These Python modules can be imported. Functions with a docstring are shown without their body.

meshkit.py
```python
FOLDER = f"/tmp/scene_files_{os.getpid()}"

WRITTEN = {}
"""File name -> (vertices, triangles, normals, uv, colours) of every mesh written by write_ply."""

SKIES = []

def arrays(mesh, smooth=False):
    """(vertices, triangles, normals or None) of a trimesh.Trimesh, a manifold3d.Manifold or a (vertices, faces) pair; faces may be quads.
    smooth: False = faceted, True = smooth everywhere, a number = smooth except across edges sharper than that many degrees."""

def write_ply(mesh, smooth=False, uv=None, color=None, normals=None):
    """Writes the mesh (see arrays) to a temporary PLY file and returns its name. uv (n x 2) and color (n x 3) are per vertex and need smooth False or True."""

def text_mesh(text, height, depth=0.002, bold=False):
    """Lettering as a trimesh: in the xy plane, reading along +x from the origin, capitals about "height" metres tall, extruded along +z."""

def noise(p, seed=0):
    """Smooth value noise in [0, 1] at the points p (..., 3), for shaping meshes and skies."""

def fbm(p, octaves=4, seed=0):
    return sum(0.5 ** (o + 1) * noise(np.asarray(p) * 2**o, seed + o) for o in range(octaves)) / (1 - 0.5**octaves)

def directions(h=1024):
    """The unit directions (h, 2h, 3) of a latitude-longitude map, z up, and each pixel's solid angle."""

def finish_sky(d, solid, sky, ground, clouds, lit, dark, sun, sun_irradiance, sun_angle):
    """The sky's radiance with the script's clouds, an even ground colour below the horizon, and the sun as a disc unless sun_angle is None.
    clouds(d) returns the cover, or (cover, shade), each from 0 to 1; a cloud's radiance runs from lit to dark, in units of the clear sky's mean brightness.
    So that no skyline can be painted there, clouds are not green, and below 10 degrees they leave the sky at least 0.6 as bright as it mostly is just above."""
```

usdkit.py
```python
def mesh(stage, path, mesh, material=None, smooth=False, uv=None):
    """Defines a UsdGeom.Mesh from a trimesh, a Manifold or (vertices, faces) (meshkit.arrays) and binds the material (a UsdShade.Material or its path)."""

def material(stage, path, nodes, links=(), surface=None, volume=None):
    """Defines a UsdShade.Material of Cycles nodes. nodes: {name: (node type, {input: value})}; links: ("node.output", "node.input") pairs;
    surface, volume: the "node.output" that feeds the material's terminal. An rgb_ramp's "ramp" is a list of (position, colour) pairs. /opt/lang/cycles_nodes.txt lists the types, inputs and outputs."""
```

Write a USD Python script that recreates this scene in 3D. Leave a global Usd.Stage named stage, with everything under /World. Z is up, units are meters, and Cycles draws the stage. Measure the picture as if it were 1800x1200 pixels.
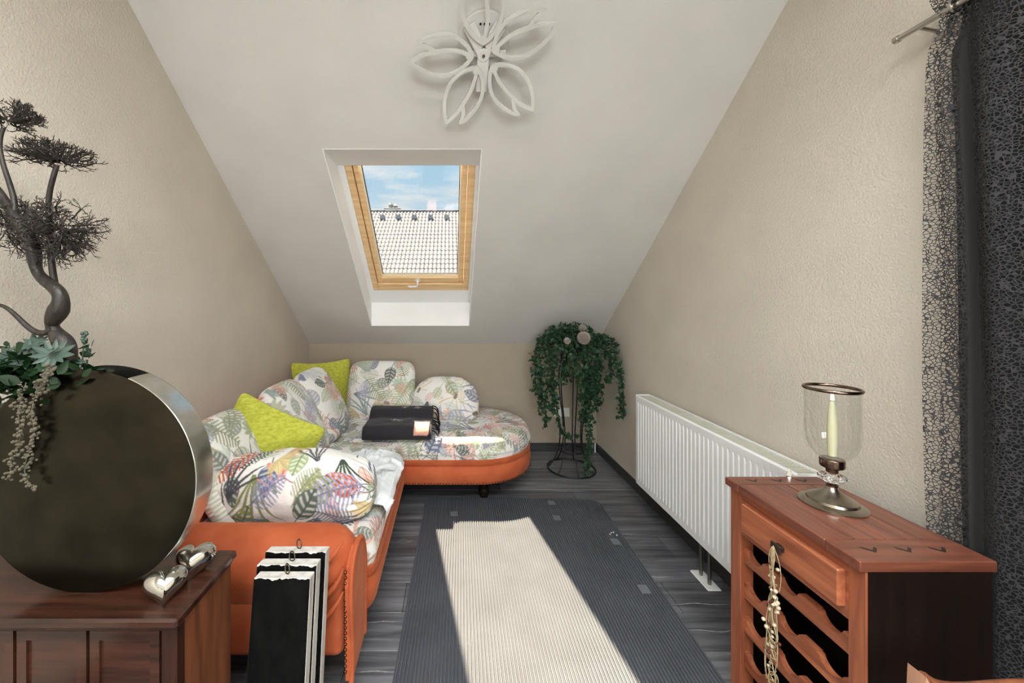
import math
import numpy as np, trimesh, usdkit, meshkit
import manifold3d as m3
from shapely.geometry import Polygon, Point, box as sbox
from shapely.ops import unary_union
from pxr import Usd, UsdGeom, UsdLux, UsdShade, Gf, Sdf, Vt

stage = Usd.Stage.CreateInMemory()
UsdGeom.SetStageUpAxis(stage, 'Z')
UsdGeom.Xform.Define(stage, '/World')
V = lambda *a: np.array(a, float)
rect = lambda x0, x1, y0, y1: sbox(x0, y0, x1, y1)

# ------------------------------------------------------------------ camera
cam = UsdGeom.Camera.Define(stage, '/World/camera')
cam.AddTranslateOp().Set((0, 0, 1.41))
cam.AddRotateXOp().Set(90)
cam.CreateHorizontalApertureAttr(36.0)
cam.CreateFocalLengthAttr(13.52)                     # wide phone lens, upright lines kept upright by lens shift
cam.CreateHorizontalApertureOffsetAttr(2.2)
cam.CreateVerticalApertureOffsetAttr(-1.36)
cam.CreateExposureAttr(0.0)

# ------------------------------------------------------------------ sky, sun, added fill lights
usdkit.material(stage, '/World/Looks/sky', {
    "tc": ("texture_coordinate", {}), "sep": ("separate_xyz", {}),
    "grad": ("rgb_ramp", {"ramp": [(0.0, (0.68, 0.81, 0.87)), (0.18, (0.55, 0.76, 0.88)), (0.5, (0.40, 0.64, 0.88)), (1.0, (0.30, 0.52, 0.85))]}),
    "map": ("mapping", {"scale": (1.6, 1.6, 7.5), "location": (0.35, 0.0, 0.10)}),
    "n": ("noise_texture", {"scale": 2.1, "detail": 6.0, "roughness": 0.55, "distortion": 0.3}),
    "cr": ("rgb_ramp", {"ramp": [(0.0, (0, 0, 0)), (0.50, (0, 0, 0)), (0.66, (1, 1, 1)), (1.0, (1, 1, 1))]}),
    "mix": ("mix", {"color2": (0.95, 0.95, 0.93)}),
    "b": ("background_shader", {"strength": 1.0})},
    [("tc.generated", "sep.vector"), ("sep.z", "grad.fac"), ("tc.generated", "map.vector"), ("map.vector", "n.vector"),
     ("n.fac", "cr.fac"), ("cr.color", "mix.fac"), ("grad.color", "mix.color1"), ("mix.color", "b.color")], surface="b.background")
dome = UsdLux.DomeLight.Define(stage, '/World/sky_dome')
dome.CreateIntensityAttr(1.0)
UsdShade.MaterialBindingAPI.Apply(dome.GetPrim()).Bind(UsdShade.Material.Get(stage, '/World/Looks/sky'))

SUN_DIR = V(0.276, -0.45, -1.0) / np.linalg.norm(V(0.276, -0.45, -1.0))     # the way sunlight travels
def aim(prim, d, up=(0, 0, 1)):
    z = -np.asarray(d, float); x = np.cross(up, z); x /= np.linalg.norm(x); y = np.cross(z, x)
    return x, y, z
def orient(light, pos, d):
    x, y, z = aim(light, d)
    M = Gf.Matrix4d(*[float(q) for q in (*x, 0, *y, 0, *z, 0, *pos, 1)])
    light.AddTransformOp().Set(M)
sun = UsdLux.DistantLight.Define(stage, '/World/sun')
sun.CreateIntensityAttr(6.0); sun.CreateNormalizeAttr(True); sun.CreateAngleAttr(0.6); sun.CreateColorAttr((1.0, 0.82, 0.60))
orient(sun, (0, 5, 12), SUN_DIR)
rear = UsdLux.RectLight.Define(stage, '/World/added_rear_fill')             # added fill from behind the camera, no such window known
rear.CreateWidthAttr(2.1); rear.CreateHeightAttr(1.30); rear.CreateIntensityAttr(13.5); rear.CreateColorAttr((0.96, 0.98, 1.0))
orient(rear, (0.03, -3.24, 1.60), (0, 1, 0))
over = UsdLux.RectLight.Define(stage, '/World/added_overhead_fill')                # added overhead fill above the camera, no such rooflight known
over.CreateWidthAttr(1.7); over.CreateHeightAttr(1.2); over.CreateIntensityAttr(19.5); over.CreateColorAttr((0.95, 0.98, 1.0))
over.AddTransformOp().Set(Gf.Matrix4d(1, 0, 0, 0, 0, 1, 0, 0, 0, 0, 1, 0, 0.03, -0.33, 3.20, 1))

# ------------------------------------------------------------------ helpers
USED = {}
def numbered(path):
    n = USED.get(path, 0); USED[path] = n + 1
    return path if n == 0 else f'{path}_{n:03d}'
LOC = {}
def thing(name, label, cat, loc=(0, 0, 0), group=None, kind=None):
    x = UsdGeom.Xform.Define(stage, numbered('/World/' + name)); x.AddTranslateOp().Set(tuple(map(float, loc)))
    p = x.GetPrim(); LOC[str(p.GetPath())] = np.array(loc, float)
    tag(p, label, cat, group, kind)
    return p
def tag(p, label=None, cat=None, group=None, kind=None):
    p = p.GetPrim() if hasattr(p, 'GetPrim') else p
    for k, v in (('label', label), ('category', cat), ('group', group), ('kind', kind)):
        if v: p.SetCustomDataByKey(k, v)
    return p
def arr(mesh):
    if hasattr(mesh, 'to_mesh'):
        q = mesh.to_mesh(); return trimesh.Trimesh(q.vert_properties[:, :3], q.tri_verts, process=False)
    if isinstance(mesh, tuple):
        v, f = np.asarray(mesh[0], float), np.asarray(mesh[1], int)
        if f.shape[1] == 4: f = np.vstack([f[:, [0, 1, 2]], f[:, [0, 2, 3]]])
        return trimesh.Trimesh(v, f, process=False)
    return mesh.copy()
def obj(name, mesh, mat, parent=None, smooth=30, color=None, label=None, kind=None):
    """One mesh prim, given in world metres, under its thing (or at top level)."""
    t = arr(mesh)
    base = str(parent.GetPath()) if parent is not None else '/World'
    loc = LOC.get(base, np.zeros(3))
    t.apply_translation(-loc)
    if color is not None: smooth = True
    path = numbered(base + '/' + name)
    m = usdkit.mesh(stage, path, t, '/World/Looks/' + mat, smooth=smooth)
    if color is not None:
        UsdGeom.PrimvarsAPI(m).CreatePrimvar('print', Sdf.ValueTypeNames.Color3fArray, 'vertex').Set(Vt.Vec3fArray.FromNumpy(np.asarray(color, np.float32)))
    LOC[path] = loc
    if label: m.GetPrim().SetCustomDataByKey('label', label)
    if kind: m.GetPrim().SetCustomDataByKey('kind', kind)
    return m.GetPrim()
def struct(name, mesh, mat, parent=None, smooth=30):
    p = obj(name, mesh, mat, parent, smooth)
    if parent is None: p.SetCustomDataByKey('kind', 'structure')
    return p
def cat(*ms):
    ms = [arr(m) for m in (ms[0] if len(ms) == 1 and isinstance(ms[0], list) else ms)]
    return trimesh.util.concatenate(ms)
def bx(x0, x1, y0, y1, z0, z1, ch=0.0):
    """A box by its extents, edges chamfered by ch."""
    if ch <= 0:
        b = trimesh.creation.box((x1 - x0, y1 - y0, z1 - z0)); b.apply_translation(((x0 + x1) / 2, (y0 + y1) / 2, (z0 + z1) / 2)); return b
    P = []
    for sx, ex in ((x0, 1), (x1, -1)):
        for sy, ey in ((y0, 1), (y1, -1)):
            for sz, ez in ((z0, 1), (z1, -1)):
                P += [(sx, sy + ey * ch, sz + ez * ch), (sx + ex * ch, sy, sz + ez * ch), (sx + ex * ch, sy + ey * ch, sz)]
    return arr(m3.Manifold.hull_points(np.array(P)))
def rbx(x0, x1, y0, y1, z0, z1, r, seg=20):
    s = m3.Manifold.sphere(r, seg)
    return arr(m3.Manifold.batch_hull([s.translate((x, y, z)) for x in (x0 + r, x1 - r) for y in (y0 + r, y1 - r) for z in (z0 + r, z1 - r)]))
def cyl(p, q, r, n=20):
    return trimesh.creation.cylinder(r, segment=[p, q], sections=n)
def lathe(prof, loc=(0, 0, 0), n=48):
    m = trimesh.creation.revolve(np.array(prof, float), sections=n); m.apply_translation(loc); return m
def spline(pts, n=40):
    from scipy.interpolate import CubicSpline
    p = np.array(pts, float); t = np.r_[0, np.cumsum(np.linalg.norm(np.diff(p, axis=0), axis=1))]
    return CubicSpline(t, p)(np.linspace(0, t[-1], n))
def tube(points, radii, sides=8, closed=False, caps=True):
    p = np.asarray(points, float); n = len(p)
    t = (np.roll(p, -1, 0) - np.roll(p, 1, 0)) if closed else np.gradient(p, axis=0)
    t /= np.linalg.norm(t, axis=1, keepdims=True) + 1e-12
    a = np.cross(t[0], V(0, 0, 1) if abs(t[0][2]) < .9 else V(1, 0, 0)); A = []
    for k in range(n):
        a = a - t[k] * (a @ t[k]); a /= np.linalg.norm(a) + 1e-12; A.append(a)
    A = np.array(A); B = np.cross(t, A); r = np.broadcast_to(radii, (n,))
    g = np.arange(sides) * 2 * np.pi / sides
    v = p[:, None] + r[:, None, None] * (np.cos(g)[None, :, None] * A[:, None] + np.sin(g)[None, :, None] * B[:, None])
    i, j = np.meshgrid(np.arange(n if closed else n - 1), np.arange(sides), indexing='ij'); i2 = (i + 1) % n
    q = np.stack([i * sides + j, i * sides + (j + 1) % sides, i2 * sides + (j + 1) % sides, i2 * sides + j], -1).reshape(-1, 4)
    v = v.reshape(-1, 3); f = np.vstack([q[:, [0, 1, 2]], q[:, [0, 2, 3]]])
    if caps and not closed:
        c = len(v); v = np.vstack([v, p[0], p[-1]]); k = np.arange(sides)
        f = np.vstack([f, np.stack([np.full(sides, c), (k + 1) % sides, k], 1), np.stack([np.full(sides, c + 1), (n - 1) * sides + k, (n - 1) * sides + (k + 1) % sides], 1)])
    return trimesh.Trimesh(v, f, process=False)
def ring(c, r, rad, n=48, sides=8, ex=(1, 0, 0), ey=(0, 1, 0)):
    g = np.arange(n) * 2 * np.pi / n
    return tube(np.array(c) + r * (np.cos(g)[:, None] * V(*ex) + np.sin(g)[:, None] * V(*ey)), rad, sides, closed=True)
def frame(mesh, o, ex, ey, ez):
    """Moves a mesh given in local axes to the frame o + x ex + y ey + z ez."""
    t = arr(mesh); t.vertices = np.asarray(o, float) + t.vertices @ np.array([ex, ey, ez], float)
    if np.dot(np.cross(ex, ey), ez) < 0: t.faces = t.faces[:, ::-1]
    return t
def poly(pts, depth, o, ex, ey, ez):
    """Polygon (local x, y) extruded along ez from o."""
    pg = pts if isinstance(pts, Polygon) else Polygon(pts)
    return frame(trimesh.creation.extrude_polygon(pg, depth, engine='earcut'), o, ex, ey, ez)
X_, Y_, Z_ = V(1, 0, 0), V(0, 1, 0), V(0, 0, 1)
def L(r, g, b):
    c = np.array([r, g, b], float) / 255
    return tuple(np.where(c <= 0.04045, c / 12.92, ((c + 0.055) / 1.055) ** 2.4))
def grid_faces(n, m):
    i, j = np.meshgrid(np.arange(n - 1), np.arange(m - 1), indexing='ij'); a = i * m + j
    return np.stack([a, a + m, a + m + 1, a + 1], -1).reshape(-1, 4)

# ------------------------------------------------------------------ materials
def mat(name, col, rough=0.5, **kw):
    usdkit.material(stage, '/World/Looks/' + name, {"p": ("principled_bsdf", {"base_color": col, "roughness": rough, **kw})}, surface="p.BSDF")
def mat_n(name, c1, c2, scale=(5, 5, 5), rough=0.5, detail=5.0, lo=0.35, hi=0.65, bump=0.0, bscale=None, bdist=0.002, dist=0.0, **kw):
    """Two tones mixed by stretched noise in the thing's own coordinates, with an optional fine relief."""
    nodes = {"tc": ("texture_coordinate", {}), "m": ("mapping", {"scale": scale}), "n": ("noise_texture", {"scale": 1.0, "detail": detail, "distortion": dist}),
             "r": ("rgb_ramp", {"ramp": [(0, c1), (lo, c1), (hi, c2), (1, c2)]}), "p": ("principled_bsdf", {"roughness": rough, **kw})}
    links = [("tc.object", "m.vector"), ("m.vector", "n.vector"), ("n.fac", "r.fac"), ("r.color", "p.base_color")]
    if bump:
        nodes["m2"] = ("mapping", {"scale": bscale or scale}); nodes["n2"] = ("noise_texture", {"scale": 1.0, "detail": 3.0}); nodes["b"] = ("bump", {"strength": bump, "distance": bdist})
        links += [("tc.object", "m2.vector"), ("m2.vector", "n2.vector"), ("n2.fac", "b.height"), ("b.normal", "p.normal")]
    usdkit.material(stage, '/World/Looks/' + name, nodes, links, surface="p.BSDF")
def plaster(name, col, s=130, bump=0.8):
    c = np.array(col)
    mat_n(name, tuple(c * 0.97), tuple(c * 1.03), (3, 3, 3), 0.9, bump=bump, bscale=(s, s, s), bdist=0.0035, specular_ior_level=0.2)
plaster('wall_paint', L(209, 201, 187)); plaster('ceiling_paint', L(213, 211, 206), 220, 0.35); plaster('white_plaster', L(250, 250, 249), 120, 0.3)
plaster('back_wall_tone', L(176, 165, 147))  # darker than the side walls
mat('white_lining', L(250, 250, 249), 0.5)
mat_n('pine', L(232, 188, 132), L(247, 214, 164), (3, 3, 60), 0.38, coat_weight=0.2)
mat_n('pine_across', L(232, 188, 132), L(247, 214, 164), (3, 60, 60), 0.38, coat_weight=0.2)
mat('seal', L(60, 60, 60), 0.6); mat('cream_bead_trim', L(250, 240, 214), 0.5)
mat('white_enamel', L(240, 241, 240), 0.28); mat('white_plastic', L(238, 238, 235), 0.35)
mat('grille_grey', L(196, 194, 180), 0.45)
mat_n('baseboard_grey', L(50, 51, 53), L(62, 63, 65), (2, 60, 60), 0.45)
for k, (a, b) in enumerate(((70, 120), (78, 130), (64, 112), (84, 138))):
    mat_n(f'plank_{"abcd"[k]}', L(a, a + 1, a + 4), L(b, b + 1, b + 5), (2.2, 34, 34), 0.30, detail=7.0, lo=0.33, hi=0.72, dist=0.6, bump=0.25, bscale=(4, 90, 90), bdist=0.001)
mat('plank_gap', L(22, 22, 24), 0.8)
mat_n('vein', L(126, 126, 128), L(168, 168, 168), (40, 40, 40), 0.4)
mat_n('mat_rubber', L(77, 81, 87), L(85, 89, 95), (5, 5, 5), 0.55)
mat('mat_dent', L(112, 116, 120), 0.32)
mat('crumb', L(235, 235, 230), 0.5)
usdkit.material(stage, '/World/Looks/printed_cotton', {"a": ("attribute", {"attribute": "print"}), "tc": ("texture_coordinate", {}), "n": ("noise_texture", {"scale": 28.0, "detail": 3.0}),
    "b": ("bump", {"strength": 0.35, "distance": 0.012}), "p": ("principled_bsdf", {"roughness": 0.85, "sheen_weight": 0.15, "specular_ior_level": 0.2})},
    [("a.color", "p.base_color"), ("tc.object", "n.vector"), ("n.fac", "b.height"), ("b.normal", "p.normal")], surface="p.BSDF")
mat_n('orange_velvet', L(176, 84, 48), L(192, 100, 62), (9, 9, 9), 0.75, bump=0.15, bscale=(160, 160, 160), sheen_weight=0.2, sheen_roughness=0.4, sheen_tint=L(255, 190, 150), specular_ior_level=0.25)
mat('velvet_seam', L(120, 52, 28), 0.9)
mat('bronze_nail', L(120, 84, 58), 0.35, metallic=1.0)
mat_n('lime_cloth', L(166, 170, 46), L(204, 206, 82), (42, 42, 90), 0.85, lo=0.3, hi=0.7, bump=0.4, bscale=(60, 60, 220), bdist=0.003, sheen_weight=0.2)
mat_n('white_cloth', L(226, 232, 234), L(242, 245, 246), (9, 9, 9), 0.5, bump=0.4, bscale=(22, 22, 22), bdist=0.01)
mat_n('dark_walnut', L(36, 19, 13), L(74, 42, 29), (3, 46, 46), 0.22, lo=0.3, hi=0.7, coat_weight=0.3, coat_roughness=0.12)
mat_n('dark_walnut_deep', L(28, 15, 10), L(58, 32, 22), (40, 40, 4), 0.28, lo=0.3, hi=0.7)
mat_n('walnut_side', L(96, 54, 34), L(136, 82, 54), (40, 40, 4), 0.35, lo=0.3, hi=0.7)
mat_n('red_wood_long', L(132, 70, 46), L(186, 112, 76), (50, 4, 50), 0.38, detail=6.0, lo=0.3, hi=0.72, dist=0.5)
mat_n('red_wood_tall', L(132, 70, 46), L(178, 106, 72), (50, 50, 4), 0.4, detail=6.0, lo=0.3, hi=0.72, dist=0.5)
mat_n('top_wood', L(92, 50, 38), L(138, 82, 62), (50, 4, 50), 0.33, detail=6.0, lo=0.3, hi=0.72, dist=0.5, coat_weight=0.12)
mat_n('top_wood_across', L(92, 50, 38), L(132, 78, 58), (4, 50, 50), 0.33, detail=6.0, lo=0.3, hi=0.72, dist=0.5, coat_weight=0.12)
mat_n('dark_and_shaded_wood', L(16, 9, 6), L(27, 15, 10), (40, 40, 4), 0.6, lo=0.3, hi=0.7, specular_ior_level=0.15)  # cabinet's shaded near side and inside painted near black; also feet, chair parts
mat('inlay_dark', L(40, 28, 20), 0.5)
mat_n('chair_wood', L(150, 108, 84), L(190, 146, 118), (40, 40, 4), 0.45)
mat_n('vase_metal', L(196, 194, 184), L(220, 218, 208), (18, 18, 18), 0.26, metallic=1.0, bump=0.06, bscale=(9, 9, 9), bdist=0.02)
mat_n('vase_face_dimmed', L(48, 45, 37), L(64, 60, 50), (10, 10, 10), 0.27, metallic=1.0, bump=0.05, bscale=(7, 7, 7), bdist=0.02)  # rim's silver, darkened to stand for the dim room it would reflect
mat('vase_inside', L(24, 20, 16), 0.7)
mat('silver', L(205, 203, 196), 0.09, metallic=1.0)
mat_n('pewter', L(150, 142, 128), L(186, 178, 162), (20, 20, 20), 0.24, metallic=1.0)
mat('pewter_dark', L(128, 110, 96), 0.2, metallic=1.0)
def glass(name, tint, rough):
    usdkit.material(stage, '/World/Looks/' + name, {"w": ("layer_weight", {"blend": 0.5}), "e": ("math", {"math_type": "power", "value2": 4.0}), "k": ("math", {"math_type": "multiply_add", "value2": 0.75, "value3": 0.045}),
        "t": ("transparent_bsdf", {"color": tint}), "g": ("glossy_bsdf", {"color": (1, 1, 1), "roughness": rough}), "m": ("mix_closure", {})},
        [("w.facing", "e.value1"), ("e.value", "k.value1"), ("k.value", "m.fac"), ("t.BSDF", "m.closure1"), ("g.BSDF", "m.closure2")], surface="m.closure")
glass('clear_glass', (0.93, 0.94, 0.93), 0.02)
glass('window_pane', (0.97, 0.98, 0.98), 0.01)
mat('crystal', (0.95, 0.96, 0.97), 0.03, transmission_weight=1.0, ior=1.5)
mat('candle_wax', L(208, 202, 168), 0.5, subsurface_weight=0.3, subsurface_scale=0.01)
mat('flame_tip', L(232, 230, 222), 0.35)
mat_n('black_bark', L(7, 7, 7), L(15, 15, 14), (30, 30, 12), 0.95, specular_ior_level=0.1, bump=0.8, bscale=(60, 60, 30), bdist=0.006)
mat_n('whitewash', L(176, 170, 160), L(216, 212, 204), (40, 40, 8), 0.75, lo=0.25, hi=0.6)
mat('ring_steel', L(110, 100, 88), 0.3, metallic=1.0)
mat_n('twig_brown', L(32, 26, 22), L(56, 47, 41), (60, 60, 30), 0.6)
mat_n('trunk_brown', L(22, 18, 15), L(52, 44, 37), (60, 60, 16), 0.5, bump=0.5, bscale=(90, 90, 30), bdist=0.004)
def leaf(name, cs, trans=0.25, rough=0.45):
    usdkit.material(stage, '/World/Looks/' + name, {"g": ("geometry", {}), "r": ("rgb_ramp", {"ramp": [(k / (len(cs) - 1), c) for k, c in enumerate(cs)]}), "p": ("principled_bsdf", {"roughness": rough}),
        "t": ("translucent_bsdf", {}), "m": ("mix_closure", {"fac": trans})}, [("g.random_per_island", "r.fac"), ("r.color", "p.base_color"), ("r.color", "t.color"), ("p.BSDF", "m.closure1"), ("t.BSDF", "m.closure2")], surface="m.closure")
leaf('ivy_leaf', [L(46, 80, 52), L(72, 116, 78), L(98, 142, 100), L(164, 194, 166), L(58, 96, 62), L(84, 130, 92)])
leaf('green_leaf', [L(24, 52, 24), L(44, 76, 36), L(72, 98, 58), L(30, 58, 30)])
leaf('grey_leaf', [L(74, 92, 80), L(112, 128, 116), L(54, 74, 60)])
leaf('sedum', [L(96, 90, 74), L(122, 114, 94), L(72, 68, 55)], 0.1, 0.8)
mat('black_wire', L(22, 22, 23), 0.45)
mat('pot_dark', L(34, 32, 30), 0.6)
usdkit.material(stage, '/World/Looks/mirror_mosaic', {"tc": ("texture_coordinate", {}), "v": ("voronoi_texture", {"scale": 190.0}), "b": ("bump", {"strength": 0.9, "distance": 0.01}), "p": ("principled_bsdf", {"base_color": L(205, 195, 190), "metallic": 1.0, "roughness": 0.18})},
    [("tc.object", "v.vector"), ("v.distance", "b.height"), ("b.normal", "p.normal")], surface="p.BSDF")
usdkit.material(stage, '/World/Looks/black_lace', {"tc": ("texture_coordinate", {}), "v": ("voronoi_texture", {"scale": 118.0, "feature": "distance_to_edge"}), "r": ("rgb_ramp", {"interpolate": False, "ramp": [(0.0, (0, 0, 0)), (0.085, (1, 1, 1))]}),
    "p": ("principled_bsdf", {"base_color": L(42, 40, 41), "roughness": 0.8}), "t": ("transparent_bsdf", {}), "m": ("mix_closure", {})},
    [("tc.object", "v.vector"), ("v.distance", "r.fac"), ("r.color", "m.fac"), ("p.BSDF", "m.closure1"), ("t.BSDF", "m.closure2")], surface="m.closure")
mat_n('black_curtain_cloth', L(9, 9, 10), L(15, 15, 16), (40, 40, 6), 0.8, sheen_weight=0.1)
mat('rod_steel', L(196, 192, 184), 0.25, metallic=1.0)
mat('lamp_white', L(214, 211, 206), 0.4); mat('lamp_acrylic', L(218, 216, 211), 0.3, transmission_weight=0.12); mat('lamp_black', L(20, 20, 20), 0.5)
mat_n('bead_string', L(150, 132, 96), L(196, 178, 140), (200, 200, 60), 0.7); mat('bead_cream', L(214, 198, 170), 0.4); mat('bead_red', L(92, 40, 36), 0.35)
mat_n('roof_tile', L(116, 114, 117), L(132, 130, 134), (6, 6, 6), 0.7); mat('roof_dark', L(150, 147, 146), 0.7)
plaster('house_render', L(220, 214, 204), 10, 0.1); mat_n('bounce_ground', L(214, 210, 202), L(236, 232, 226), (1, 1, 1), 0.9)
mat('switch_white', L(236, 234, 228), 0.35)
mat('copper_pipe', L(150, 146, 142), 0.3, metallic=1.0)

# ------------------------------------------------------------------ the room
XL, XR, YB, YR, KNEE = -1.335, 1.405, 3.67, -3.2, 1.02
TH = math.radians(38.4); S, C = math.sin(TH), math.cos(TH)
DN, NO = V(0, -C, S), V(0, S, C)                            # up the slope, and out through the roof
O = V(0, YB, KNEE)
FLAT = 2.72; YF = YB - (FLAT - KNEE) / S * C
def slope(x, s, t=0.0): return O + V(x, 0, 0) + DN * s + NO * t
sect = [(YR - .1, -.1), (YB + .1, -.1), (YB + .1, KNEE + .15), (YB - .0, KNEE + .2), (YF, FLAT + .2), (YR - .1, FLAT + .2)]
struct('wall_left', poly(sect, 0.12, V(XL - 0.12, 0, 0), Y_, Z_, X_), 'wall_paint', smooth=False)
struct('wall_right', poly(sect, 0.12, V(XR, 0, 0), Y_, Z_, X_), 'wall_paint', smooth=False)
struct('wall_back', bx(XL, XR, YB, YB + 0.12, 0, KNEE + 0.02), 'back_wall_tone', smooth=False)
rw = [bx(XL, XR, YR - .1, YR, 0, .93), bx(XL, XR, YR - .1, YR, 2.27, FLAT + .02), bx(XL, -1.03, YR - .1, YR, .93, 2.27), bx(1.09, XR, YR - .1, YR, .93, 2.27)]
struct('wall_rear', cat(rw), 'wall_paint', smooth=False)
w2 = thing('window_2', 'added unseen white framed window behind the camera, carrying fill light', 'window', (0.03, YR - .05, .93), kind='structure')
obj('added_frame', cat(bx(-1.03, -.97, YR - .08, YR - .02, .93, 2.27), bx(1.03, 1.09, YR - .08, YR - .02, .93, 2.27), bx(-1.03, 1.09, YR - .08, YR - .02, .93, .99), bx(-1.03, 1.09, YR - .08, YR - .02, 2.21, 2.27), bx(0, .06, YR - .08, YR - .02, .93, 2.27)), 'white_plastic', w2, False)  # unseen window, added to frame the rear fill
# ceiling: the roof slope and the flat part above the camera, with the splayed shaft of the roof window
RT = 0.20
STOP = (FLAT - KNEE) / S
spt = lambda s, t: (O + DN * s + NO * t)[1:]
def solid(t): return m3.Manifold(m3.Mesh(np.ascontiguousarray(t.vertices, np.float32), np.ascontiguousarray(t.faces, np.uint32)))
slab = solid(poly([spt(-.16, 0), spt(-.16, RT), spt(STOP + .07, RT), (YR - .1, FLAT + .2), (YR - .1, FLAT), (YF, FLAT)], XR - XL + .2, V(XL - .1, 0, 0), Y_, Z_, X_))
l0 = [(-.70, .293), (.180, .293), (.180, 1.99), (-.70, 1.99)]; l1 = [(-.712, .375), (.190, .375), (.190, 1.767), (-.712, 1.767)]
def ext(k):      # the shaft's walls carried a little past both faces of the slab
    a, b = slope(*l0[k], 0), slope(*l1[k], RT); return a + (a - b) * .1, b + (b - a) * .9
shaft = m3.Manifold.hull_points(np.array([p for k in range(4) for p in ext(k)]))
fill_hole = solid(bx(-.85, .91, -.98, .32, FLAT - .1, FLAT + .5))  # opening cut for the added overhead fill
struct('ceiling', arr(slab - shaft - fill_hole), 'ceiling_paint', smooth=False)
w3 = thing('window_3', 'added unseen white framed rooflight and shaft above the camera, carrying fill light', 'window', (.03, -.33, FLAT + .42), kind='structure')
obj('shaft_lining', cat(bx(-.87, -.845, -1.0, .34, FLAT, FLAT + .46), bx(.905, .93, -1.0, .34, FLAT, FLAT + .46), bx(-.845, .905, -1.0, -.975, FLAT, FLAT + .46), bx(-.845, .905, .315, .34, FLAT, FLAT + .46)), 'white_plaster', w3, False)  # unseen shaft, added to keep overhead fill off the upper walls
obj('added_frame', cat(bx(-.85, -.80, -.98, .32, FLAT + .40, FLAT + .46), bx(.86, .91, -.98, .32, FLAT + .40, FLAT + .46), bx(-.80, .86, -.98, -.93, FLAT + .40, FLAT + .46), bx(-.80, .86, .27, .32, FLAT + .40, FLAT + .46), bx(.005, .055, -.93, .27, FLAT + .40, FLAT + .46)), 'white_plastic', w3, False)
def shaft_hull(d, e0, e1):
    P = []
    for (x0, s0), (x1, s1), (sx, ss) in zip(l0, l1, ((1, 1), (-1, 1), (-1, -1), (1, -1))):
        a, b = slope(x0 + sx * d, s0 + ss * d, 0), slope(x1 + sx * d, s1 + ss * d, RT)
        P += [a + (a - b) * e0, b + (b - a) * e1]
    return m3.Manifold.hull_points(np.array(P))
def sbar(x0, x1, s0, s1, t0, t1, ch=0.004):
    """A bar lying in the roof plane: x, distance up the slope, height through the roof."""
    return frame(bx(x0, x1, s0, s1, t0, t1, ch), O, X_, DN, NO)
win = thing('window_1', 'pine roof window in its white plastered shaft in the sloping ceiling', 'window', slope(-.25, 1.15, .2), kind='structure')
obj('shaft_lining', arr(shaft_hull(-.001, -.004, -.002) - shaft_hull(.005, .2, .2)), 'white_plaster', win, False)  # whiter than the ceiling, for the window light falling on the reveal
def inplane(pg, t0, t1): return frame(trimesh.creation.extrude_polygon(pg, t1 - t0, engine='earcut'), slope(0, 0, t0), X_, DN, NO)
obj('lining_board', inplane(rect(-.80, .28, .30, 2.30).difference(rect(-.662, .165, .551, 2.15)), RT - .001, RT + .10), 'white_lining', win, False)
f0, f1, g0, g1 = -.662, .165, .551, 2.15
obj('frame_side', sbar(f0, f0 + .045, g0, g1, RT + .0, RT + .13), 'pine', win); obj('frame_side', sbar(f1 - .045, f1, g0, g1, RT + .0, RT + .13), 'pine', win)
obj('frame_bottom', sbar(f0 + .045, f1 - .045, g0, g0 + .085, RT + .0, RT + .13), 'pine_across', win); obj('frame_top', sbar(f0 + .045, f1 - .045, g1 - .06, g1, RT + .0, RT + .13), 'pine_across', win)
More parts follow.
